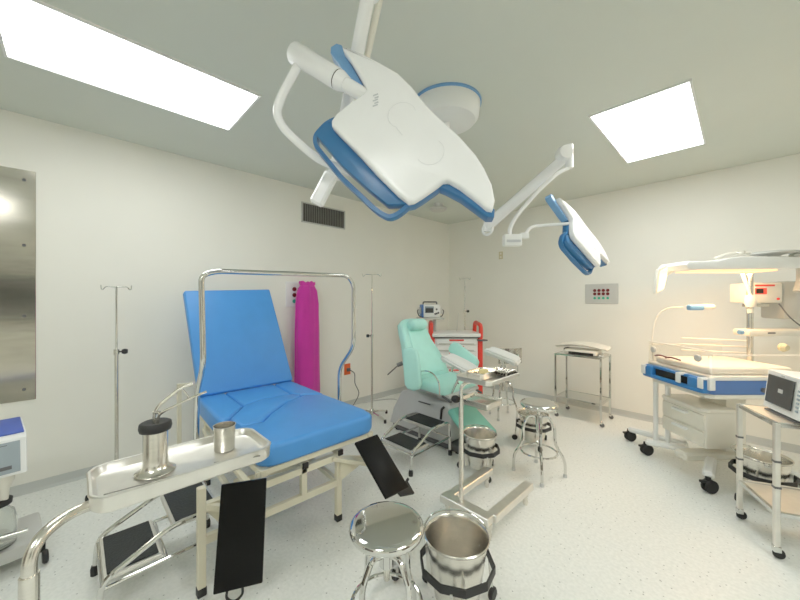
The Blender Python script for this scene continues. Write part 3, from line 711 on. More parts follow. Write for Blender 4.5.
# backrest: outline in its own plane
bo = [(-0.29, 0.0), (0.29, 0.0), (0.30, 0.12), (0.27, 0.28), (0.215, 0.43), (0.205, 0.56), (0.18, 0.655), (0.11, 0.70), (0, 0.71), (-0.11, 0.70), (-0.18, 0.655), (-0.205, 0.56), (-0.225, 0.43), (-0.27, 0.28), (-0.30, 0.12)]
up = V(-0.33, 0, 0.63).normalized(); sd = V(0, 1, 0); nn = sd.cross(up)
BF = Matrix(((sd.x, up.x, nn.x, -0.02), (sd.y, up.y, nn.y, -0.02), (sd.z, up.z, nn.z, 0.625), (0, 0, 0, 1)))
MB().prism(bo, -0.10, 0.0, BF, bev=0.035, seg=4).build('backrest', 'teal', ch, smooth=60)
ins = [(x*0.68, 0.05+y*0.80) for x, y in bo]
MB().prism(ins, -0.03, 0.012, BF, bev=0.012, seg=3).build('back_panel', 'teal', ch, smooth=60)
pl = MB().lathe([(0, -0.12), (0.045, -0.118), (0.062, -0.09), (0.066, 0), (0.062, 0.09), (0.045, 0.118), (0, 0.12)], n=24, rot=Matrix.Rotation(PI/2, 3, 'X'), sy=1, sx=1)
bmesh.ops.transform(pl.bm, matrix=Matrix.Translation(BF @ V(0.0, 0.60, 0.045)), verts=pl.bm.verts)
pl.build('headrest', 'teal', ch, smooth=60)
MB().slab((-0.02, -0.29, 0.655), (0.33, -0.27, 0.64), (0.33, 0.27, 0.64), (-0.02, 0.29, 0.655), 0.10, bev=0.035, seg=4).build('seat', 'teal', ch, smooth=60)
MB().slab((-0.02, -0.25, 0.565), (0.36, -0.25, 0.555), (0.36, 0.25, 0.555), (-0.02, 0.25, 0.565), 0.03, bev=0.008).build('seat_pan', 'grey', ch)
# arm pads
ap = [(-0.085, -0.16), (-0.06, -0.205), (0.0, -0.22), (0.06, -0.20), (0.085, -0.15), (0.085, 0.13), (0.06, 0.18), (0.0, 0.20), (-0.06, 0.185), (-0.085, 0.14)]
u1, v1 = V(0.55, 0.30, 0).normalized(), V(-0.12, 0, 1).normalized(); w1 = u1.cross(v1).normalized()
AF = Matrix(((u1.x, v1.x, w1.x, 0.02), (u1.y, v1.y, w1.y, -0.40), (u1.z, v1.z, w1.z, 0.79), (0, 0, 0, 1)))
MB().prism(ap, -0.05, 0.03, AF, bev=0.03, seg=4).build('armrest', 'teal', ch, smooth=60)
u1, v1 = V(0.80, 0, -0.45).normalized(), V(0.35, 0.30, 0.75).normalized()
w1 = u1.cross(v1).normalized(); v1 = w1.cross(u1)
AF = Matrix(((v1.x, u1.x, w1.x, 0.15), (v1.y, u1.y, w1.y, 0.29), (v1.z, u1.z, w1.z, 0.84), (0, 0, 0, 1)))
MB().prism([(x*0.85, y*0.95) for x, y in ap], -0.04, 0.04, AF, bev=0.03, seg=4).build('armrest', 'teal', ch, smooth=60)
for y in (-0.36, 0.33):
    MB().tube([(0.0, y, 0.76), (-0.02, y*0.8, 0.60)], 0.014, 10).build('arm_bracket', 'chrome', ch)
lv = MB(); lv.tube([(-0.10, -0.41, 0.82), (-0.14, -0.44, 0.80)], 0.02, 10); lv.tube([(-0.13, -0.44, 0.80), (-0.22, -0.50, 0.70)], 0.006, 8); lv.build('recline_lever', 'dgrey', ch)
# leg rests (white troughs)
def leg_rest(cx, cy, cz, yawr, tilt):
    R = Matrix.Translation((cx, cy, cz)) @ Matrix.Rotation(yawr, 4, 'Z') @ Matrix.Rotation(tilt, 4, 'Y')
    mb = MB(); rows = []
    for i in range(9):
        x = -0.17+0.34*i/8; w = 0.075*(1-0.35*abs((i-4)/4)**3); row = []
        for k in range(9):
            a_ = -1+2*k/8
            row.append(R @ V(x, a_*w, 0.045*a_*a_ - 0.02*(i/8)**2 - (0.03 if i in (0, 8) else 0)*0.4))
        rows.append(row)
    mb.grid(rows); bmesh.ops.recalc_face_normals(mb.bm, faces=mb.bm.faces); bmesh.ops.solidify(mb.bm, geom=mb.bm.faces[:], thickness=0.05)
    bmesh.ops.bevel(mb.bm, geom=[e for e in mb.bm.edges if len(e.link_faces) == 2 and e.calc_face_angle(0) > 0.9], offset=0.015, segments=3, affect='EDGES')
    o = mb.build('leg_rest', 'white', ch, smooth=60)
    p = MB(); p.tube([(cx, cy, cz-0.02), (cx, cy, cz-0.10), (cx-0.12, cy*0.85, cz-0.30)], 0.011, 10); p.build('leg_rest_post', 'chrome', ch)
leg_rest(0.45, -0.205, 0.865, 0.15, 0.30)
leg_rest(0.57, 0.355, 0.895, 0.15, 0.22)
# side loop handle and clamps
lp = MB(); lp.tube(spline([(0.02, -0.33, 0.60), (0.06, -0.34, 0.74), (0.20, -0.34, 0.77), (0.30, -0.34, 0.70), (0.31, -0.33, 0.57)], 6), 0.007, 8); lp.build('side_loop', 'chrome', ch)
lp = MB(); lp.tube(spline([(0.30, 0.0, 0.58), (0.34, -0.10, 0.68), (0.40, -0.10, 0.74)], 5), 0.007, 8); lp.build('grip_bar', 'dgrey', ch)
cl = MB()
for y, z in ((-0.28, 0.55), (-0.05, 0.53), (0.22, 0.54)): cl.bar((0.30, y, z), (0.42, y-0.02, z-0.03), 0.02, 0.016)
cl.build('clamp', 'dgrey', ch)
# lower leg section (darker green)
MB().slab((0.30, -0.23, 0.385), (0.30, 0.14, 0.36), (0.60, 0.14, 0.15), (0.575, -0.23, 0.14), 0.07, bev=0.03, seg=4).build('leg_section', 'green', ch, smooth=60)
# base
side = [(-0.52, 0.06), (-0.46, 0.24), (-0.33, 0.45), (-0.20, 0.50), (-0.04, 0.49), (0.10, 0.44), (0.30, 0.46), (0.36, 0.40), (0.36, 0.12), (0.30, 0.06)]
MB().prism([(x-0.02, z) for x, z in side], -0.28, 0.19, Fm, bev=0.03, seg=3).build('base_cover', 'grey', ch, smooth=50)
MB().box((0.0, -0.195, 0.40), (0.16, 0.01, 0.012), bev=0.002, seg=1).build('seam', 'dgrey', ch)
MB().tube(fillet([(0.26, -0.195, 0.42), (0.24, -0.215, 0.40), (0.23, -0.215, 0.30)], 0.03), 0.012, 8).build('pedal_lever', 'black', ch)
MB().box((-0.04, 0.05, 0.04), (0.92, 0.44, 0.07), bev=0.015).build('base_plate', 'dgrey', ch)
MB().cyl((0.13, 0.0, 0.40), (0.13, 0.0, 0.57), 0.10, 24).build('lift_column', 'grey', ch)
for x, y in ((-0.44, -0.14), (-0.44, 0.22), (0.38, -0.14), (0.38, 0.22)):
    MB().lathe([(0, 0), (0.03, 0), (0.03, 0.02), (0.02, 0.03), (0, 0.03)], (x, y, 0), 14).build('foot', 'black', ch)
# debris pan
mb = tray_mesh(0.30, 0.26, 0.055, 0.012, 0.006); bmesh.ops.translate(mb.bm, vec=(0.60, -0.10, 0.555), verts=mb.bm.verts); mb.build('drain_pan', 'steel', ch, smooth=25)
MB().tube([(0.34, -0.05, 0.54), (0.48, -0.05, 0.535)], 0.01, 8).build('pan_rail', 'chrome', ch)

# ------------------------------------------------------------------ crash cart (faces the camera)
cc = thing('emergency_cart', 'white drawer cart with red handles in the far corner behind the mint chair', 'cart', C(0.775, 4.80, 0), YAW)
w, d, ht = 0.60, 0.46, 0.98
MB().box((0, 0, 0.08+(ht-0.10)/2), (w, d, ht-0.14), bev=0.01).build('cabinet', 'white', cc)
MB().box((0, -0.01, ht-0.012), (w+0.06, d+0.06, 0.05), bev=0.012).build('top_tray', 'white', cc)
MB().box((0, -0.012, ht-0.047), (w+0.03, d+0.03, 0.012)).build('top_seam', 'dgrey', cc)
z = ht-0.06
for k, hh in enumerate((0.09, 0.09, 0.09, 0.14, 0.19, 0.19)):
    dr = MB().box((0, -d/2-0.008, z-hh/2), (w-0.05, 0.02, hh-0.012), bev=0.004, seg=1).build('drawer', 'white', cc)
    MB().box((0, -d/2-0.020, z-0.022), (0.20, 0.008, 0.022), bev=0.002, seg=1).build('label_holder', 'red', dr)
    MB().box((0, -d/2-0.024, z-hh+0.02), (w-0.12, 0.014, 0.014), bev=0.004).build('handle', 'panelgrey', dr)
    z -= hh
for s in (-1, 1):
    MB().box((s*(w/2+0.03), -d/2+0.02, 0.50), (0.07, 0.07, 0.92), bev=0.018, seg=3).build('corner_post', 'red', cc)
    x = s*(w/2+0.045)
    mb = MB().tube(fillet([(x, -d/2+0.03, 0.93), (x, -d/2+0.03, 1.10), (x-0.02*s, d/2-0.16, 1.13), (x-0.02*s, d/2-0.12, 0.96)], 0.06, 5), 0.03, 10)
    mb.build('push_handle', 'red', cc, smooth=60)
MB().box((w/2+0.05, -d/2-0.02, 0.90), (0.12, 0.10, 0.02), rz=0.3, bev=0.006).build('side_tray', 'dgrey', cc)
for sx in (-1, 1):
    for sy in (-1, 1):
        c_ = MB().box((sx*0.25, sy*0.18, 0.095), (0.05, 0.03, 0.05), bev=0.004).build('caster', 'grey', cc)
        MB().lathe([(0, -0.015), (0.045, -0.015), (0.05, 0), (0.045, 0.015), (0, 0.015)], (sx*0.25, sy*0.18, 0.05), 20, Matrix.Rotation(PI/2, 3, 'X')).build('wheel', 'black', c_)
# device shelf on the left rear
px_ = -0.29
MB().cyl((px_+0.02, 0.05, 0.98), (px_+0.02, 0.05, 1.176), 0.025).build('shelf_post', 'grey', cc)
MB().box((px_-0.05, 0.02, 1.185), (0.38, 0.30, 0.022), bev=0.008).build('device_shelf', 'panelgrey', cc)
MB().tube([(0.06, 0.1, 0.98), (0.09, 0.1, 1.26)], 0.003, 6).build('antenna', 'grey', cc)
df = thing('defibrillator', 'small white and blue defibrillator with a dark screen on the cart shelf', 'defibrillator', C(0.735, 4.80, 1.197)+C(px_-0.01, 0.02, 0)-C(0, 0, 0), YAW+0.12)
MB().box((0.01, 0, 0.095), (0.25, 0.20, 0.19), bev=0.02, seg=3).build('body', 'white', df)
MB().box((-0.122, -0.0, 0.095), (0.03, 0.19, 0.185), bev=0.012).build('side_panel', 'deckblue', df)
MB().box((-0.03, -0.101, 0.115), (0.13, 0.006, 0.095), bev=0.002, seg=1).build('screen', 'bluescreen', df)
MB().box((-0.03, -0.103, 0.105), (0.11, 0.006, 0.065)).build('display', 'screen', df)
for x, z in ((0.075, 0.12), (0.075, 0.06), (0.10, 0.07), (0.055, 0.055)): MB().cyl((x, -0.10, z), (x, -0.107, z), 0.014, 12).build('button', 'dgrey', df)
MB().tube(fillet([(-0.10, 0, 0.185), (-0.10, 0, 0.225), (0.10, 0, 0.225), (0.10, 0, 0.185)], 0.02), 0.01, 8).build('carry_handle', 'dgrey', df)
for s in (-1, 1):
    MB().tube(spline([(s*0.13, 0, 0.13), (s*0.19, -0.04, 0.10), (s*0.17, -0.05, 0.03), (s*0.14, -0.06, 0.015)]), 0.008, 8).build('cable', 'dgrey', df)
    MB().box((s*0.155, 0.0, 0.10), (0.04, 0.10, 0.09), bev=0.01).build('paddle', 'panelgrey', df)

# ------------------------------------------------------------------ chrome table with the baby scale
tb = thing('chrome_trolley', 'slim chrome trolley with two shelves against the back wall', 'trolley', (-1.36, 4.47, 0))
w, d = 0.50, 0.38
for sx in (-1, 1):
    for sy in (-1, 1):
        x, y = sx*w/2, sy*d/2
        lg = MB().box((x, y, 0.425), (0.022, 0.022, 0.73), bev=0.003, seg=1).build('leg', 'chrome', tb)
        MB().lathe([(0, -0.01), (0.022, -0.01), (0.026, 0), (0.022, 0.01), (0, 0.01)], (x+0.012, y, 0.026), 18, Matrix.Rotation(PI/2, 3, 'X')).build('caster', 'dgrey', lg)
        MB().box((x+0.004, y, 0.05), (0.03, 0.028, 0.03), bev=0.005).build('fork', 'chrome', lg)
for z, nm in ((0.785, 'top_shelf'), (0.255, 'lower_shelf')):
    m = MB(); m.box((0, 0, z), (w-0.02, d-0.02, 0.006)); 
    for s in (-1, 1): m.box((0, s*d/2, z-0.005), (w-0.02, 0.014, 0.022), bev=0.003, seg=1); m.box((s*w/2, 0, z-0.005), (0.014, d-0.02, 0.022), bev=0.003, seg=1)
    m.build(nm, 'chrome', tb)
bsn = thing('baby_scale', 'cream baby scale with a curved tray on top of the chrome trolley', 'scale', (-1.37, 4.45, 0.789))
MB().box((0.03, -0.03, 0.035), (0.36, 0.24, 0.06), bev=0.018, seg=3).build('body', 'offwhite', bsn)
MB().box((0.04, -0.152, 0.022), (0.27, 0.006, 0.03)).build('display_strip', 'dark', bsn)
MB().box((-0.155, -0.03, 0.05), (0.03, 0.14, 0.03), bev=0.005).build('side_cap', 'dark', bsn)
rows = []
for i in range(13):
    x = -0.26+0.56*i/12; row = []
    for k in range(9):
        a_ = -1+2*k/8; e = (x-0.02)/0.28
        row.append(V(x, -0.02+a_*0.15*(1-0.25*abs(e)**3), 0.072+0.03*a_*a_ + 0.035*(1-e*e)))
    rows.append(row)
m = MB().grid(rows); bmesh.ops.recalc_face_normals(m.bm, faces=m.bm.faces); bmesh.ops.solidify(m.bm, geom=m.bm.faces[:], thickness=0.012)
m.build('tray', 'offwhite', bsn, smooth=60)
mn = thing('metal_plate', 'small steel plate on the right end of the chrome trolley beside the scale', 'plate', (-1.135, 4.47, 0.789), 0.0)
MB().prism([(-0.015, -0.12), (0.03, -0.10), (0.03, 0.10), (-0.012, 0.12)], 0, 0.02, bev=0.004).build('plate', 'steel', mn)

# ------------------------------------------------------------------ infant warmer (local x = to the right, y = away)
OX, OY = 2.30, 2.80
iw = thing('infant_warmer', 'infant warmer with blue deck, clear side walls and overhead heater at the right', 'infant warmer', C(OX, OY, 0), YAW)
def blk(mb, x0, x1, y0, y1, z0, z1, bev=0.01, seg=2): return mb.box(((x0+x1)/2, (y0+y1)/2, (z0+z1)/2), (x1-x0, y1-y0, z1-z0), bev=bev, seg=seg)
deckp = [(0.02, -0.27), (0.06, -0.31), (0.70, -0.31), (0.76, -0.22), (0.76, 0.22), (0.70, 0.31), (0.06, 0.31), (0.02, 0.27)]
MB().prism(deckp, 0.735, 0.845, bev=0.012).build('deck', 'deckblue', iw, smooth=40)
MB().prism([(x*0.97+0.01, y*0.97) for x, y in deckp], 0.70, 0.735, bev=0.006).build('deck_underside', 'dgrey' if False else 'offwhite', iw)
# foot-end handle
h = MB(); blk(h, -0.035, 0.03, -0.29, 0.29, 0.745, 0.775, 0.012); blk(h, -0.03, 0.03, -0.31, -0.17, 0.745, 0.85, 0.012); blk(h, -0.03, 0.03, 0.20, 0.31, 0.745, 0.85, 0.012)
blk(h, -0.01, 0.03, -0.30, 0.30, 0.835, 0.855, 0.006)
h.build('foot_handle', 'deckbright', iw)
blk(MB(), 0.0, 0.03, -0.16, 0.19, 0.775, 0.835, 0.004).build('handle_recess', 'dark', iw)
m = MB(); blk(m, 0.03, 0.74, -0.32, 0.32, 0.845, 0.875, 0.008); m.build('rim', 'white', iw)
MB().box((0.38, 0, 0.905), (0.64, 0.54, 0.06), bev=0.025, seg=3).build('mattress', 'sheet', iw)
# clear walls
def pane(p, q, z0, z1): 
    p, q = V(p[0], p[1], 0), V(q[0], q[1], 0); dn = (q-p).normalized(); nr = V(-dn.y, dn.x, 0)*0.004
    return MB().prism([((p+nr).x, (p+nr).y), ((q+nr).x, (q+nr).y), ((q-nr).x, (q-nr).y), ((p-nr).x, (p-nr).y)], z0, z1).build('side_wall', 'acrylic', iw)
pane((0.025, -0.30), (0.025, 0.30), 0.86, 1.06); pane((0.04, -0.315), (0.72, -0.315), 0.87, 1.03); pane((0.04, 0.315), (0.72, 0.315), 0.87, 1.04)
m = MB()
for y in (-0.315, 0.315): m.tube([(0.04, y, 1.035), (0.72, y, 1.035)], 0.005, 6)
m.tube([(0.025, -0.30, 1.065), (0.025, 0.30, 1.065)], 0.005, 6)
m.build('wall_edge', 'sheet', iw)
for y in (-0.23, 0.22): MB().lathe([(0, -0.012), (0.025, -0.012), (0.028, 0), (0.02, 0.012), (0, 0.012)], (0.008, y, 1.0), 18, Matrix.Rotation(PI/2, 3, 'Y')).build('wall_knob', 'panelgrey', iw)
for y, z0 in ((0.285, 0.75), (-0.10, 0.76), (-0.30, 0.765)):
    m = MB(); blk(m, -0.044, -0.034, y-0.022, y+0.022, z0+0.02, z0+0.09, 0.003); blk(m, -0.044, 0.03, y-0.022, y+0.022, z0+0.085, z0+0.10, 0.004); m.build('latch', 'white', iw)
blk(MB(), 0.0, 0.045, -0.335, -0.31, 0.775, 0.87, 0.005).build('latch', 'white', iw)
m = MB()
for y in (-0.02, 0.10): m.tube(spline([(0.05, y, 0.945), (0.035, y+0.08, 0.955), (0.045, y+0.15, 0.94)]), 0.007, 8)
m.build('bumper', 'darkred', iw)
MB().lathe([(0, -0.01), (0.016, -0.01), (0.018, 0.01), (0, 0.012)], (0.42, -0.315, 0.775), 16, Matrix.Rotation(PI/2, 3, 'X')).build('deck_knob', 'dgrey', iw)
# pedestal column, drawers, posts and feet
blk(MB(), 0.33, 0.50, -0.12, 0.12, 0.22, 0.71, 0.012).build('column', 'offwhite', iw)
dw = blk(MB(), 0.10, 0.34, -0.20, 0.24, 0.275, 0.565, 0.018).build('drawer_unit', 'offwhite', iw)
for k, z0 in enumerate((0.285, 0.42)):
    q = blk(MB(), 0.088, 0.11, -0.185, 0.225, z0, z0+0.12, 0.008).build('drawer', 'offwhite', iw)
    blk(MB(), 0.058, 0.09, -0.05, 0.09, z0+0.085, z0+0.105, 0.006).build('handle', 'white', q)
MB().prism([(0.075, -0.17), (0.12, -0.21), (0.345, -0.21), (0.345, 0.25), (0.12, 0.25), (0.075, 0.21)], 0.565, 0.59, bev=0.006).build('drawer_top', 'offwhite', iw)
for y in (0.27, 0.20):
    MB().cyl((0.065 if y > .25 else .12, y, 0.14), (0.065 if y > .25 else .12, y, 0.72), 0.02, 14).build('post', 'white', iw)
m = MB(); m.bar((0.05, 0.0, 0.145), (0.75, 0.0, 0.16), 0.12, 0.07, bev=0.02)
m.build('base_beam', 'offwhite', iw)
for x, y in ((0.02, -0.30), (0.0, 0.31), (0.06, 0.62), (0.72, -0.30), (0.72, 0.33)):
    m = MB(); m.bar((min(x+0.22, 0.5) if x < .3 else 0.45, y*0.3, 0.15), (x, y, 0.125), 0.07, 0.05, bev=0.015, ); m.build('foot_arm', 'white', iw)
    c_ = MB().cyl((x, y, 0.085), (x, y, 0.12), 0.018, 12).build('caster', 'black', iw)
    mb = MB()
    for s in (-1, 1): mb.lathe([(0, -0.010), (0.042, -0.010), (0.05, -0.004), (0.05, 0.004), (0.042, 0.010), (0, 0.010)], (x+0.012, y+s*0.018, 0.05), 22, Matrix.Rotation(PI/2, 3, 'X'))
    mb.build('wheel', 'black', c_)
    MB().box((x-0.035, y, 0.085), (0.05, 0.03, 0.02), bev=0.006).build('brake', 'black', c_)
# heater mast and canopy
MB().cyl((0.715, 0.06, 0.70), (0.715, 0.06, 1.78), 0.022, 18).build('mast', 'steel', iw)
cn = [(0.0, 1.735), (0.02, 1.70), (0.05, 1.693), (0.85, 1.70), (0.99, 1.715), (1.0, 1.74), (0.93, 1.80), (0.60, 1.80), (0.44, 1.80), (0.36, 1.79), (0.26, 1.765), (0.03, 1.765)]
Fi = Matrix(((1, 0, 0, 0), (0, 0, -1, 0), (0, 1, 0, 0), (0, 0, 0, 1)))
MB().prism(cn, -0.17, 0.13, Fi, bev=0.012).build('canopy', 'white', iw, smooth=40)
blk(MB(), 0.12, 0.75, -0.12, 0.12, 1.686, 1.698, 0.003).build('heater', 'heater', iw)
m = MB()
for r_ in range(2):
    for k in range(4): m.box((0.60+k*0.075, -0.08+r_*0.12, 1.803), (0.045, 0.03, 0.006), bev=0.002, seg=1)
m.build('top_slot', 'panelgrey', iw)
# exam light plate on the foot end of the canopy
ex = MB().slab((-0.194, -0.10, 1.700), (-0.26, -0.15, 1.495), (-0.015, 0.08, 1.535), (0.07, 0.12, 1.765), 0.022, bev=0.008, seg=2).build('exam_light', 'offwhite', iw)
MB().slab((-0.178, -0.092, 1.685), (-0.233, -0.133, 1.515), (-0.027, 0.062, 1.552), (0.045, 0.098, 1.742), -0.003, bev=0).build('light_face', 'examlight', ex)
MB().tube([(0.02, 0.09, 1.68), (0.06, 0.02, 1.735)], 0.02, 10).build('exam_light_joint', 'offwhite', iw)
# top lamp disc and gooseneck arms
m = MB(); m.tube(spline([(0.30, -0.05, 1.79), (0.42, -0.05, 1.83), (0.60, -0.05, 1.84)]), 0.012, 8); m.lathe([(0, 0), (0.03, 0), (0.03, 0.03), (0, 0.03)], (0.52, -0.05, 1.825), 16); m.build('top_arm', 'offwhite', iw)
MB().lathe([(0, 0), (0.05, 0), (0.055, 0.02), (0.13, 0.035), (0.13, 0.05), (0, 0.055)], (0.80, -0.03, 1.80), 28).build('lamp_disc', 'panelgrey', iw)
m = MB(); m.bar((0.80, -0.03, 1.853), (1.25, -0.03, 1.855), 0.10, 0.02, bev=0.008); m.tube(spline([(1.02, 0.0, 1.845), (1.08, 0.0, 1.76), (1.09, 0.0, 1.62), (1.06, 0.0, 1.52)]), 0.035, 10); m.build('rear_arm', 'panelgrey', iw)
m = MB(); m.tube(spline([(0.05, 0.28, 0.90), (0.04, 0.28, 1.12), (0.07, 0.26, 1.30), (0.14, 0.22, 1.375), (0.22, 0.16, 1.385)]), 0.006, 8); m.build('gooseneck', 'offwhite', iw)
MB().box((0.28, 0.10, 1.385), (0.13, 0.05, 0.05), bev=0.016, seg=3).build('lamp_head', 'lampblue2', iw)
MB().box((0.385, 0.10, 1.39), (0.11, 0.052, 0.045), bev=0.018, seg=3).build('lamp_cap', 'sheet', iw)
# clamps and tubes on the mast
m = MB(); m.tube([(0.58, 0.0, 1.69), (0.66, 0.0, 1.47)], 0.010, 8); m.lathe([(0, -0.05), (0.035, -0.05), (0.04, 0), (0.03, 0.05), (0, 0.05)], (0.655, 0.0, 1.44), 16); m.lathe([(0, -0.02), (0.02, -0.02), (0.022, 0.02), (0, 0.03)], (0.655, 0.0, 1.36), 14); m.build('flow_meter', 'offwhite', iw)
m = MB(); m.bar((0.62, 0.02, 1.405), (0.82, 0.02, 1.405), 0.03, 0.025); m.build('mast_clamp', 'steel', iw)
# control unit
cu = MB(); blk(cu, 0.775, 1.045, 0.10, 0.30, 1.425, 1.60, 0.012); cu.build('control_unit', 'offwhite', iw)
blk(MB(), 0.80, 0.90, 0.094, 0.102, 1.50, 1.555, 0.002).build('display', 'redled', iw)
m = MB(); blk(m, 0.805, 0.865, 0.090, 0.095, 1.508, 1.548, 0.001); m.build('display_digit', 'dark', iw)
blk(MB(), 0.80, 0.97, 0.094, 0.102, 1.57, 1.585, 0.002).build('warning_strip', 'red', iw)
MB().cyl((1.0, 0.10, 1.46), (1.0, 0.092, 1.46), 0.010, 12).build('button', 'red', iw)
blk(MB(), 1.08, 1.40, 0.12, 0.32, 1.28, 1.62, 0.02).build('side_cabinet', 'panelgrey', iw)
# shelf
blk(MB(), 0.63, 1.35, -0.02, 0.13, 1.145, 1.20, 0.015).build('shelf', 'offwhite', iw)
MB().tube([(0.60, 0.04, 1.175), (0.64, 0.04, 1.175)], 0.018, 10).build('shelf_cap', 'lampblue2', iw)
blk(MB(), 0.78, 0.84, -0.026, -0.018, 1.168, 1.18, 0.002).build('shelf_label', 'dgrey', iw)
for z in (0.99, 1.045, 1.10): MB().tube([(0.30, 0.27, z), (0.86, 0.20, z-0.02)], 0.006, 8).build('rail', 'sheet', iw)
MB().tube([(0.86, -0.20, 0.86), (0.86, -0.20, 1.15)], 0.02, 10).build('rail_post', 'sheet', iw)
MB().lathe([(0, -0.02), (0.03, -0.02), (0.034, 0), (0.02, 0.025), (0, 0.025)], (0.73, -0.18, 1.075), 16, Matrix.Rotation(PI/2, 3, 'X')).build('valve_knob', 'beige', iw)
m = MB(); m.tube(spline([(0.78, -0.10, 1.42), (0.86, -0.12, 1.30), (0.98, -0.13, 1.21), (1.02, -0.2, 1.20)]), 0.005, 6); m.tube(spline([(0.95, -0.18, 1.16), (0.97, -0.2, 1.06), (1.04, -0.2, 1.0), (1.15, -0.2, 0.98)]), 0.005, 6); m.build('cable', 'dgrey', iw)
# heat lamp light
ld = bpy.data.lights.new('heater_glow', 'AREA'); ld.shape = 'RECTANGLE'; ld.size = 0.6; ld.size_y = 0.22; ld.energy = 12; ld.color = (1.0, 0.60, 0.28)
lo = bpy.data.objects.new('heater_glow', ld); COL.objects.link(lo); lo.parent = iw; lo.location = (0.42, 0.0, 1.675)

# ------------------------------------------------------------------ instrument cart with monitor (right edge)
A = C(2.25, 2.20, 0); B = C(2.115, 1.865, 0)
e1 = (B-A).normalized(); e2 = V(-e1.y, e1.x, 0)
if e2.dot(C(1, 0, 0)) < 0: e2 = -e2
rz = math.atan2(e2.y, e2.x)
ic = thing('monitor_cart', 'chrome frame cart carrying the patient monitor at the right edge', 'cart', A, rz)
# local x runs away to the right, local y from the near to the far end
L2, W2 = 0.62, (B-A).length
sgn = -1 if (Matrix.Rotation(rz, 3, 'Z') @ V(0, 1, 0)).dot(e1) < 0 else 1
def q(x, y, z): return V(x, sgn*y, z)
for x in (0, L2):
    for y in (0, W2):
        lg = MB().box(q(x, y, 0.41), (0.026, 0.026, 0.70), bev=0.004, seg=1).build('leg', 'steel_flat', ic)
        fk = MB().box(q(x, y, 0.055), (0.034, 0.03, 0.035), bev=0.005).build('caster', 'chrome', lg)
        MB().lathe([(0, -0.010), (0.024, -0.010), (0.028, 0), (0.024, 0.010), (0, 0.010)], q(x+0.01, y, 0.028), 18, Matrix.Rotation(PI/2, 3, 'X')).build('band', 'black', lg)
        mb = MB(); 
        for z in (0.40, 0.545): mb.box(q(x, y, z), (0.029, 0.029, 0.012))
        mb.build('clamp_band', 'dgrey', lg)
for z, nm in ((0.75, 'top_frame'), (0.25, 'lower_frame')):
    m = MB(); 
    for y in (0, W2): m.bar(q(0, y, z), q(L2, y, z), 0.02, 0.025)
    for x in (0, L2): m.bar(q(x, 0, z), q(x, W2, z), 0.02, 0.025)
    m.build(nm, 'chrome', ic)
MB().box(q(L2/2, W2/2, 0.757), (L2, W2, 0.008), bev=0.002, seg=1).build('top_shelf', 'steel_flat', ic)
hs = MB(); 
pts = spline([q(0.30, 0.30, 0.27), q(0.28, 0.33, 0.36), q(0.33, 0.30, 0.46), q(0.45, 0.25, 0.50)], 14)
hs.tube(pts, 0.025, 12, rad=[0.027 if i % 2 else 0.021 for i in range(len(pts))])
tag(hs.build('corrugated_hose', 'dgrey', None), 'dark corrugated hose in the monitor cart at the right edge', 'hose')
hose = bpy.data.objects['corrugated_hose']; hose.location = A; hose.rotation_euler = (0, 0, rz)
MB().box(q(L2/2, W2/2, 0.252), (L2, W2, 0.006)).build('lower_shelf', 'steel_flat', ic)
# patient monitor
pm_loc = A + Matrix.Rotation(rz, 3, 'Z') @ q(0.095, 0.205, 0.769)
pm = thing('patient_monitor', 'white patient monitor with a dark screen on the chrome frame cart', 'monitor', pm_loc, rz)
Fy = Matrix(((1, 0, 0, 0), (0, 0, -1, 0), (0, 1, 0, 0), (0, 0, 0, 1)))
prof = [(-0.005, 0.012), (0.02, 0.0), (0.22, 0.0), (0.24, 0.02), (0.23, 0.20), (0.20, 0.235), (0.035, 0.245), (0.02, 0.24)]
MB().prism(prof, -0.155, 0.155, Fy, bev=0.010, seg=3).build('housing', 'white', pm, smooth=40)
sl = (V(0.02, 0, 0.24)-V(-0.005, 0, 0.012)); nn_ = V(-sl.z, 0, sl.x).normalized()
def sc(y, u, off): return V(-0.005, 0, 0.012)+sl*u+V(0, y, 0)+nn_*off
yy0, yy1 = 0.105*(-sgn), -0.12*(-sgn)
MB().slab(sc(-0.125 if sgn > 0 else -0.10, 0.16, .004), sc(0.10 if sgn > 0 else 0.125, 0.16, .004), sc(0.10 if sgn > 0 else 0.125, 0.90, .004), sc(-0.125 if sgn > 0 else -0.10, 0.90, .004), 0.004, bev=0).build('screen', 'screen', pm)
MB().slab(sc(-0.02, 0.50, .006), sc(0.02, 0.50, .006), sc(0.02, 0.60, .006), sc(-0.02, 0.60, .006), 0.003, bev=0).build('screen_message', 'grey', pm)
m = MB()
for k in range(6):
    y_ = (0.135 if sgn > 0 else -0.135); m.box(sc(y_, 0.2+0.1*k, 0.002), (0.008, 0.018, 0.012), bev=0.002, seg=1)
m.build('button', 'bluescreen', pm)
m = MB(); m.slab(sc(-0.012, 0.93, .005), sc(0.012, 0.93, .005), sc(0.012, 0.96, .005), sc(-0.012, 0.96, .005), 0.003, bev=0); m.build('maker_mark', 'grey', pm)
MB().box((0.08, 0, -0.003), (0.18, 0.26, 0.008), bev=0.002, seg=1).build('foot', 'dgrey', pm)

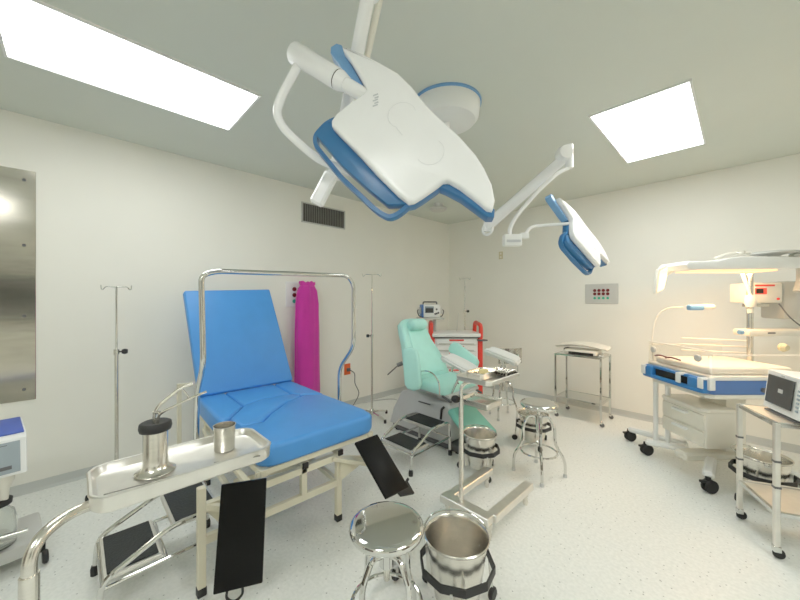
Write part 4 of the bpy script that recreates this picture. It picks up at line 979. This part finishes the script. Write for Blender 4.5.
# ------------------------------------------------------------------ surgical lights
OUT = [(-0.25, 0.372), (-0.223, 0.364), (-0.159, 0.329), (-0.099, 0.289), (-0.03, 0.24), (0.023, 0.177), (0.075, 0.1), (0.126, 0.04), (0.196, -0.035), (0.25, -0.107), (0.279, -0.161), (0.302, -0.221), (0.311, -0.279), (0.303, -0.31), (0.286, -0.307), (0.247, -0.27), (0.194, -0.224), (0.158, -0.199), (0.136, -0.199), (0.111, -0.219), (0.063, -0.253), (0.035, -0.27), (0.014, -0.274), (-0.028, -0.238), (-0.102, -0.159), (-0.178, -0.07), (-0.241, -0.002), (-0.276, 0.038), (-0.277, 0.057), (-0.26, 0.086), (-0.208, 0.127), (-0.159, 0.162), (-0.148, 0.178), (-0.154, 0.199), (-0.182, 0.253), (-0.216, 0.316), (-0.246, 0.359)]
def lamp_head(root, F):
    """head in local (u, v) plane of frame F (world matrix); w towards its white back"""
    head = MB().prism(OUT, -0.042, 0.0, F, bev=0.010, seg=3).build('lamp_head', 'lampwhite', root, world=True, smooth=40)
    inner = [(x*0.985, y*0.985) for x, y in OUT]
    MB().prism(inner, -0.095, -0.042, F, bev=0.006).build('lamp_trim', 'lampblue', root, world=True, smooth=40).parent = head
    lens = [(x*0.90, y*0.90) for x, y in OUT]
    MB().prism(lens, -0.103, -0.094, F, bev=0.003).build('lens', 'lens', root, world=True, smooth=40).parent = head
    wl = [(-0.262, 0.075), (-0.303, 0.085), (-0.345, 0.045), (-0.345, 0.025), (-0.241, -0.100), (-0.139, -0.199), (-0.065, -0.262), (-0.03, -0.262), (0.012, -0.262), (-0.03, -0.225), (-0.178, -0.06)]
    MB().prism(wl, -0.088, -0.044, F, bev=0.003).build('grip_wall', 'lampblue', root, world=True, smooth=40).parent = head
    # long handle loop on the lower-left edge
    hp = [(-0.27, 0.10, -0.06), (-0.315, 0.092, -0.07), (-0.366, 0.05, -0.085), (-0.364, 0.012, -0.09), (-0.250, -0.132, -0.09), (-0.108, -0.272, -0.09), (-0.062, -0.300, -0.088), (-0.025, -0.288, -0.08), (0.03, -0.25, -0.06)]
    P = [F @ V(*p) for p in fillet(hp, 0.03, 4)]
    nrm = (F.to_3x3() @ V(0, 0, 1)).normalized()
    m = MB(); rows = []
    for i, p in enumerate(P):
        t_ = (P[min(i+1, len(P)-1)]-P[max(i-1, 0)]).normalized(); s_ = t_.cross(nrm).normalized()
        rows.append([p+s_*0.008+nrm*0.016, p+s_*0.011, p+s_*0.008-nrm*0.016, p-s_*0.008-nrm*0.016, p-s_*0.010, p-s_*0.008+nrm*0.016])
    rows = list(zip(*rows)); m.grid([list(r) for r in rows]+[list(rows[0])])
    m.build('handle', 'lampblue', root, world=True, smooth=50).parent = head
    # blue edge of the upper wing and of the right wing
    w = [(-0.248, 0.372), (-0.262, 0.415), (-0.285, 0.425), (-0.308, 0.41), (-0.308, 0.385), (-0.205, 0.225), (-0.165, 0.185), (-0.155, 0.20)]
    MB().prism(w, -0.085, -0.035, F, bev=0.004).build('wing_trim', 'lampblue2', root, world=True).parent = head
    w = [(0.14, -0.19), (0.125, -0.208), (0.145, -0.217), (0.20, -0.25), (0.29, -0.325), (0.312, -0.325), (0.315, -0.30), (0.30, -0.28)]
    MB().prism(w, -0.085, -0.032, F, bev=0.004).build('wing_trim', 'lampblue', root, world=True).parent = head
    # raised seams and a small grey maker's mark on the back
    sm_ = MB()
    def arc(cx, cy, r, a0, a1):
        return [F @ V(cx+r*math.cos(a0+(a1-a0)*k/16), cy+r*math.sin(a0+(a1-a0)*k/16), 0.0005) for k in range(17)]
    sm_.tube(arc(-0.012, 0.06, 0.052, 0.3, 4.2), 0.0012, 6); sm_.tube(arc(0.09, -0.09, 0.05, -2.6, 0.9), 0.0012, 6)
    sm_.tube([F @ V(-0.035, 0.016, 0.0005), F @ V(-0.01, -0.02, 0.0005)], 0.0012, 6)
    sm_.build('seam', 'seam', root, world=True).parent = head
    mk_ = MB()
    R_ = F.to_3x3()
    for k in range(5):
        mk_.box(F @ V(-0.112+0.004*(k % 2), 0.150-0.011*k, 0.0008), (0.020-0.004*(k % 2), 0.005, 0.001), rot=R_ @ Matrix.Rotation(0.35, 3, 'Z'))
    mk_.build('maker_mark', 'marking', root, world=True).parent = head
    cp_ = MB(); cp_.lathe([(0, -0.13), (0.03, -0.13), (0.035, -0.10), (0.035, -0.09), (0, -0.09)], n=18)
    cp_.cyl((0, 0, -0.20), (0, 0, -0.12), 0.016, 14)
    bmesh.ops.transform(cp_.bm, matrix=F @ Matrix.Translation((0.0, 0.02, 0)), verts=cp_.bm.verts)
    cp_.build('sterile_grip', 'lampwhite', root, world=True).parent = head
    return head
def cam_frame(e1, e2, n, c):
    cols = [C(*e) for e in (e1, e2, n)]; o = C(c[0], c[1], c[2]); 
    return Matrix(((cols[0].x, cols[1].x, cols[2].x, o.x), (cols[0].y, cols[1].y, cols[2].y, o.y), (cols[0].z, cols[1].z, cols[2].z, o.z), (0, 0, 0, 1)))
DX, DY = 0.330, 2.36
disc = C(DX, DY, H)
hub = C(-0.10, 1.16, H)
sl1 = thing('ceiling_surgical_light', 'large white and blue surgical light head nearest the camera, top centre', 'surgical light', hub)
MB().lathe([(0, 0), (0.17, 0), (0.17, -0.02), (0.16, -0.06), (0, -0.065)], n=40).build('ceiling_mount', 'white', sl1, smooth=40)
F1 = cam_frame((0.9945, -0.1047, 0), (0.0162, 0.1543, 0.9879), (-0.1034, -0.9825, 0.1551), (0.0181, 1.2, CH+0.6145))
lamp_head(sl1, F1)
def F1p(u, v, w): return F1 @ V(u, v, w)
# yoke: thick joint on the notch, thin curved tube down behind the head
j0, j1 = F1p(-0.135, 0.160, -0.035), F1p(-0.460, 0.397, -0.035)
dj = (j1-j0).normalized(); lj = (j1-j0).length
MB().tube([j0, j0+dj*0.15], 0.027, 18).build('yoke_stub', 'lampwhite', sl1, world=True)
MB().tube([j0+dj*0.125, j0+dj*0.155, j0+dj*0.165], 0.034, 20, rad=[0.030, 0.039, 0.039]).build('yoke_collar', 'lampwhite', sl1, world=True)
MB().tube([j0+dj*0.165, j0+dj*0.17], 0.0375, 20).build('yoke_seam', 'dark', sl1, world=True)
MB().tube([j0+dj*0.17, j1-dj*0.006, j1], 0.042, 22, rad=[0.040, 0.042, 0.038]).build('yoke_joint', 'lampwhite', sl1, world=True)
yp = fillet([j1-dj*0.045, F1p(-0.512, 0.225, -0.06), F1p(-0.535, 0.16, -0.07), F1p(-0.512, 0.105, -0.09), F1p(-0.438, 0.036, -0.11), F1p(-0.365, -0.014, -0.15), F1p(-0.24, -0.04, -0.20)], 0.06, 5)
MB().tube(yp, 0.0175, 12).build('yoke_tube', 'lampwhite', sl1, world=True)
# the arm comes down behind the head from a mount above the picture
top = C(-0.112, 1.28, 2.68); low = C(-0.305, 1.56, CH+0.62)
MB().tube([hub+V(0, 0, -0.05), hub+V(0, 0, -0.17)], 0.035, 16).build('mount_post', 'lampwhite', sl1, world=True)
MB().tube(fillet([hub+V(0, 0, -0.14), top+V(0, 0, 0.05), top+V(0, 0, -0.06)], 0.03), 0.035, 16).build('elbow', 'lampwhite', sl1, world=True)
MB().tube([top, top.lerp(low, 0.45), low], 0.026, 14, rad=[0.029, 0.028, 0.024]).build('spring_arm', 'lampwhite', sl1, world=True)
MB().tube([top+C(0.042, 0.03, 0), top.lerp(low, 0.45)+C(0.036, 0.03, 0), low+C(0.02, 0.02, 0)], 0.013, 10).build('tie_rod', 'offwhite', sl1, world=True)
m = MB(); m.tube([F1p(-0.24, -0.04, -0.20), low], 0.022, 12); m.tube([low+V(0, 0, 0.03), low-V(0, 0, 0.05)], 0.032, 14)
m.build('arm_joint', 'lampwhite', sl1, world=True)
g0, g1 = C(-0.312, 1.53, CH+0.585), C(-0.388, 1.53, CH+0.440)
MB().bar(g0, g1, 0.062, 0.045, bev=0.010, up=C(0, 1, 0)).build('hand_grip', 'lampwhite', sl1, world=True)
MB().bar(low-V(0, 0, 0.02), g0, 0.05, 0.04, bev=0.008, up=C(0, 1, 0)).build('grip_bracket', 'lampwhite', sl1, world=True)

sl2 = thing('ceiling_surgical_light', 'second surgical light further back, with thin curved arm and blue-rimmed ceiling disc', 'surgical light', disc)
MB().lathe([(0, 0), (0.235, 0), (0.235, -0.025), (0.225, -0.10), (0.20, -0.13), (0, -0.135)], n=48).build('ceiling_mount', 'white', sl2, smooth=40)
MB().lathe([(0.228, 0), (0.243, 0), (0.243, -0.014), (0.236, -0.018), (0.228, -0.014)], n=48).build('mount_ring', 'lampblue2', sl2)
RT = [[0.5392, -0.4999, 0.6777], [0.8093, 0.0852, -0.5811], [0.2328, 0.8619, 0.4506]]
F2 = cam_frame([RT[i][0] for i in range(3)], [RT[i][1] for i in range(3)], [RT[i][2] for i in range(3)], (1.558, 2.762, CH+0.532)) @ Matrix.Rotation(0.24, 4, V(0.633, -0.774, 0))
lamp_head(sl2, F2)
J1, J2 = C(0.79, 3.0, 2.09), C(1.275, 2.52, 2.55)
MB().tube(fillet([disc+V(0, 0, -0.12), disc+V(0, 0, -0.22), J1+V(0, 0, 0.10), J1], 0.08), 0.026, 14).build('swing_arm', 'lampwhite', sl2, world=True)
m = MB(); m.ring(J1, 0.05, 0.012, 22, 8, axis='Y'); m.tube([J1-V(0, 0, 0.02), J1+V(0, 0, 0.08)], 0.032, 14); m.build('lower_elbow', 'lampwhite', sl2, world=True)
MB().tube([J1+V(0, 0, 0.03), J2], 0.045, 14, rad=[0.05, 0.038]).build('spring_arm', 'lampwhite', sl2, world=True)
m = MB(); m.tube([J2+C(0.01, 0, 0.075), J2+C(0.01, 0, -0.10)], 0.028, 14); m.lathe([(0, -0.05), (0.05, -0.045), (0.06, 0), (0.05, 0.045), (0, 0.05)], J2+C(-0.03, 0, 0.01), 18, Matrix.Rotation(YAW, 3, 'Z') @ Matrix.Rotation(PI/2, 3, 'X')); m.build('upper_elbow', 'lampwhite', sl2, world=True)
J3 = C(0.865, 2.62, 1.945)
MB().tube(spline([J2+C(0.0, 0, -0.10), C(1.184, 2.50, 2.400), C(1.072, 2.51, 2.300), C(0.99, 2.53, 2.210), C(0.90, 2.57, 2.095), J3+C(0.005, 0, 0.07), J3+V(0, 0, 0.0)], 6), 0.0155, 12).build('down_tube', 'lampwhite', sl2, world=True)
m = MB(); m.box(J3+C(0.02, 0, -0.025), (0.135, 0.07, 0.09), rz=YAW, bev=0.006); m.box(J3+C(0.11, 0, 0.01), (0.07, 0.05, 0.045), rz=YAW, bev=0.006); m.build('arm_joint', 'white', sl2, world=True)
m = MB(); m.box(J3+C(0.02, -0.037, -0.035), (0.11, 0.003, 0.02), rz=YAW); m.build('joint_label', 'marking', sl2, world=True)
MB().tube(spline([J3+C(0.12, 0, 0.02), C(1.05, 2.64, 2.03), C(1.20, 2.68, 2.055), F2 @ V(-0.14, 0.15, -0.03)], 8), 0.013, 12).build('yoke_tube', 'lampwhite', sl2, world=True)

# ------------------------------------------------------------------ camera, world, view
cam = bpy.data.cameras.new('camera'); co = bpy.data.objects.new('camera', cam); COL.objects.link(co)
cam.sensor_width = 36; cam.lens = 36*332/800; cam.clip_start = 0.02
co.location = (0, 0, CH); co.rotation_euler = (PI/2, 0, YAW)
bpy.context.scene.camera = co
w = bpy.data.worlds.new('world'); bpy.context.scene.world = w; w.use_nodes = True
w.node_tree.nodes['Background'].inputs['Color'].default_value = (0.9, 0.95, 1, 1); w.node_tree.nodes['Background'].inputs['Strength'].default_value = 0.3
sc_ = bpy.context.scene
sc_.view_settings.view_transform = 'Standard'; sc_.view_settings.look = 'None'
sc_.view_settings.exposure = 0.10; sc_.view_settings.gamma = 1.17
sc_.cycles.max_bounces = 14; sc_.cycles.diffuse_bounces = 8
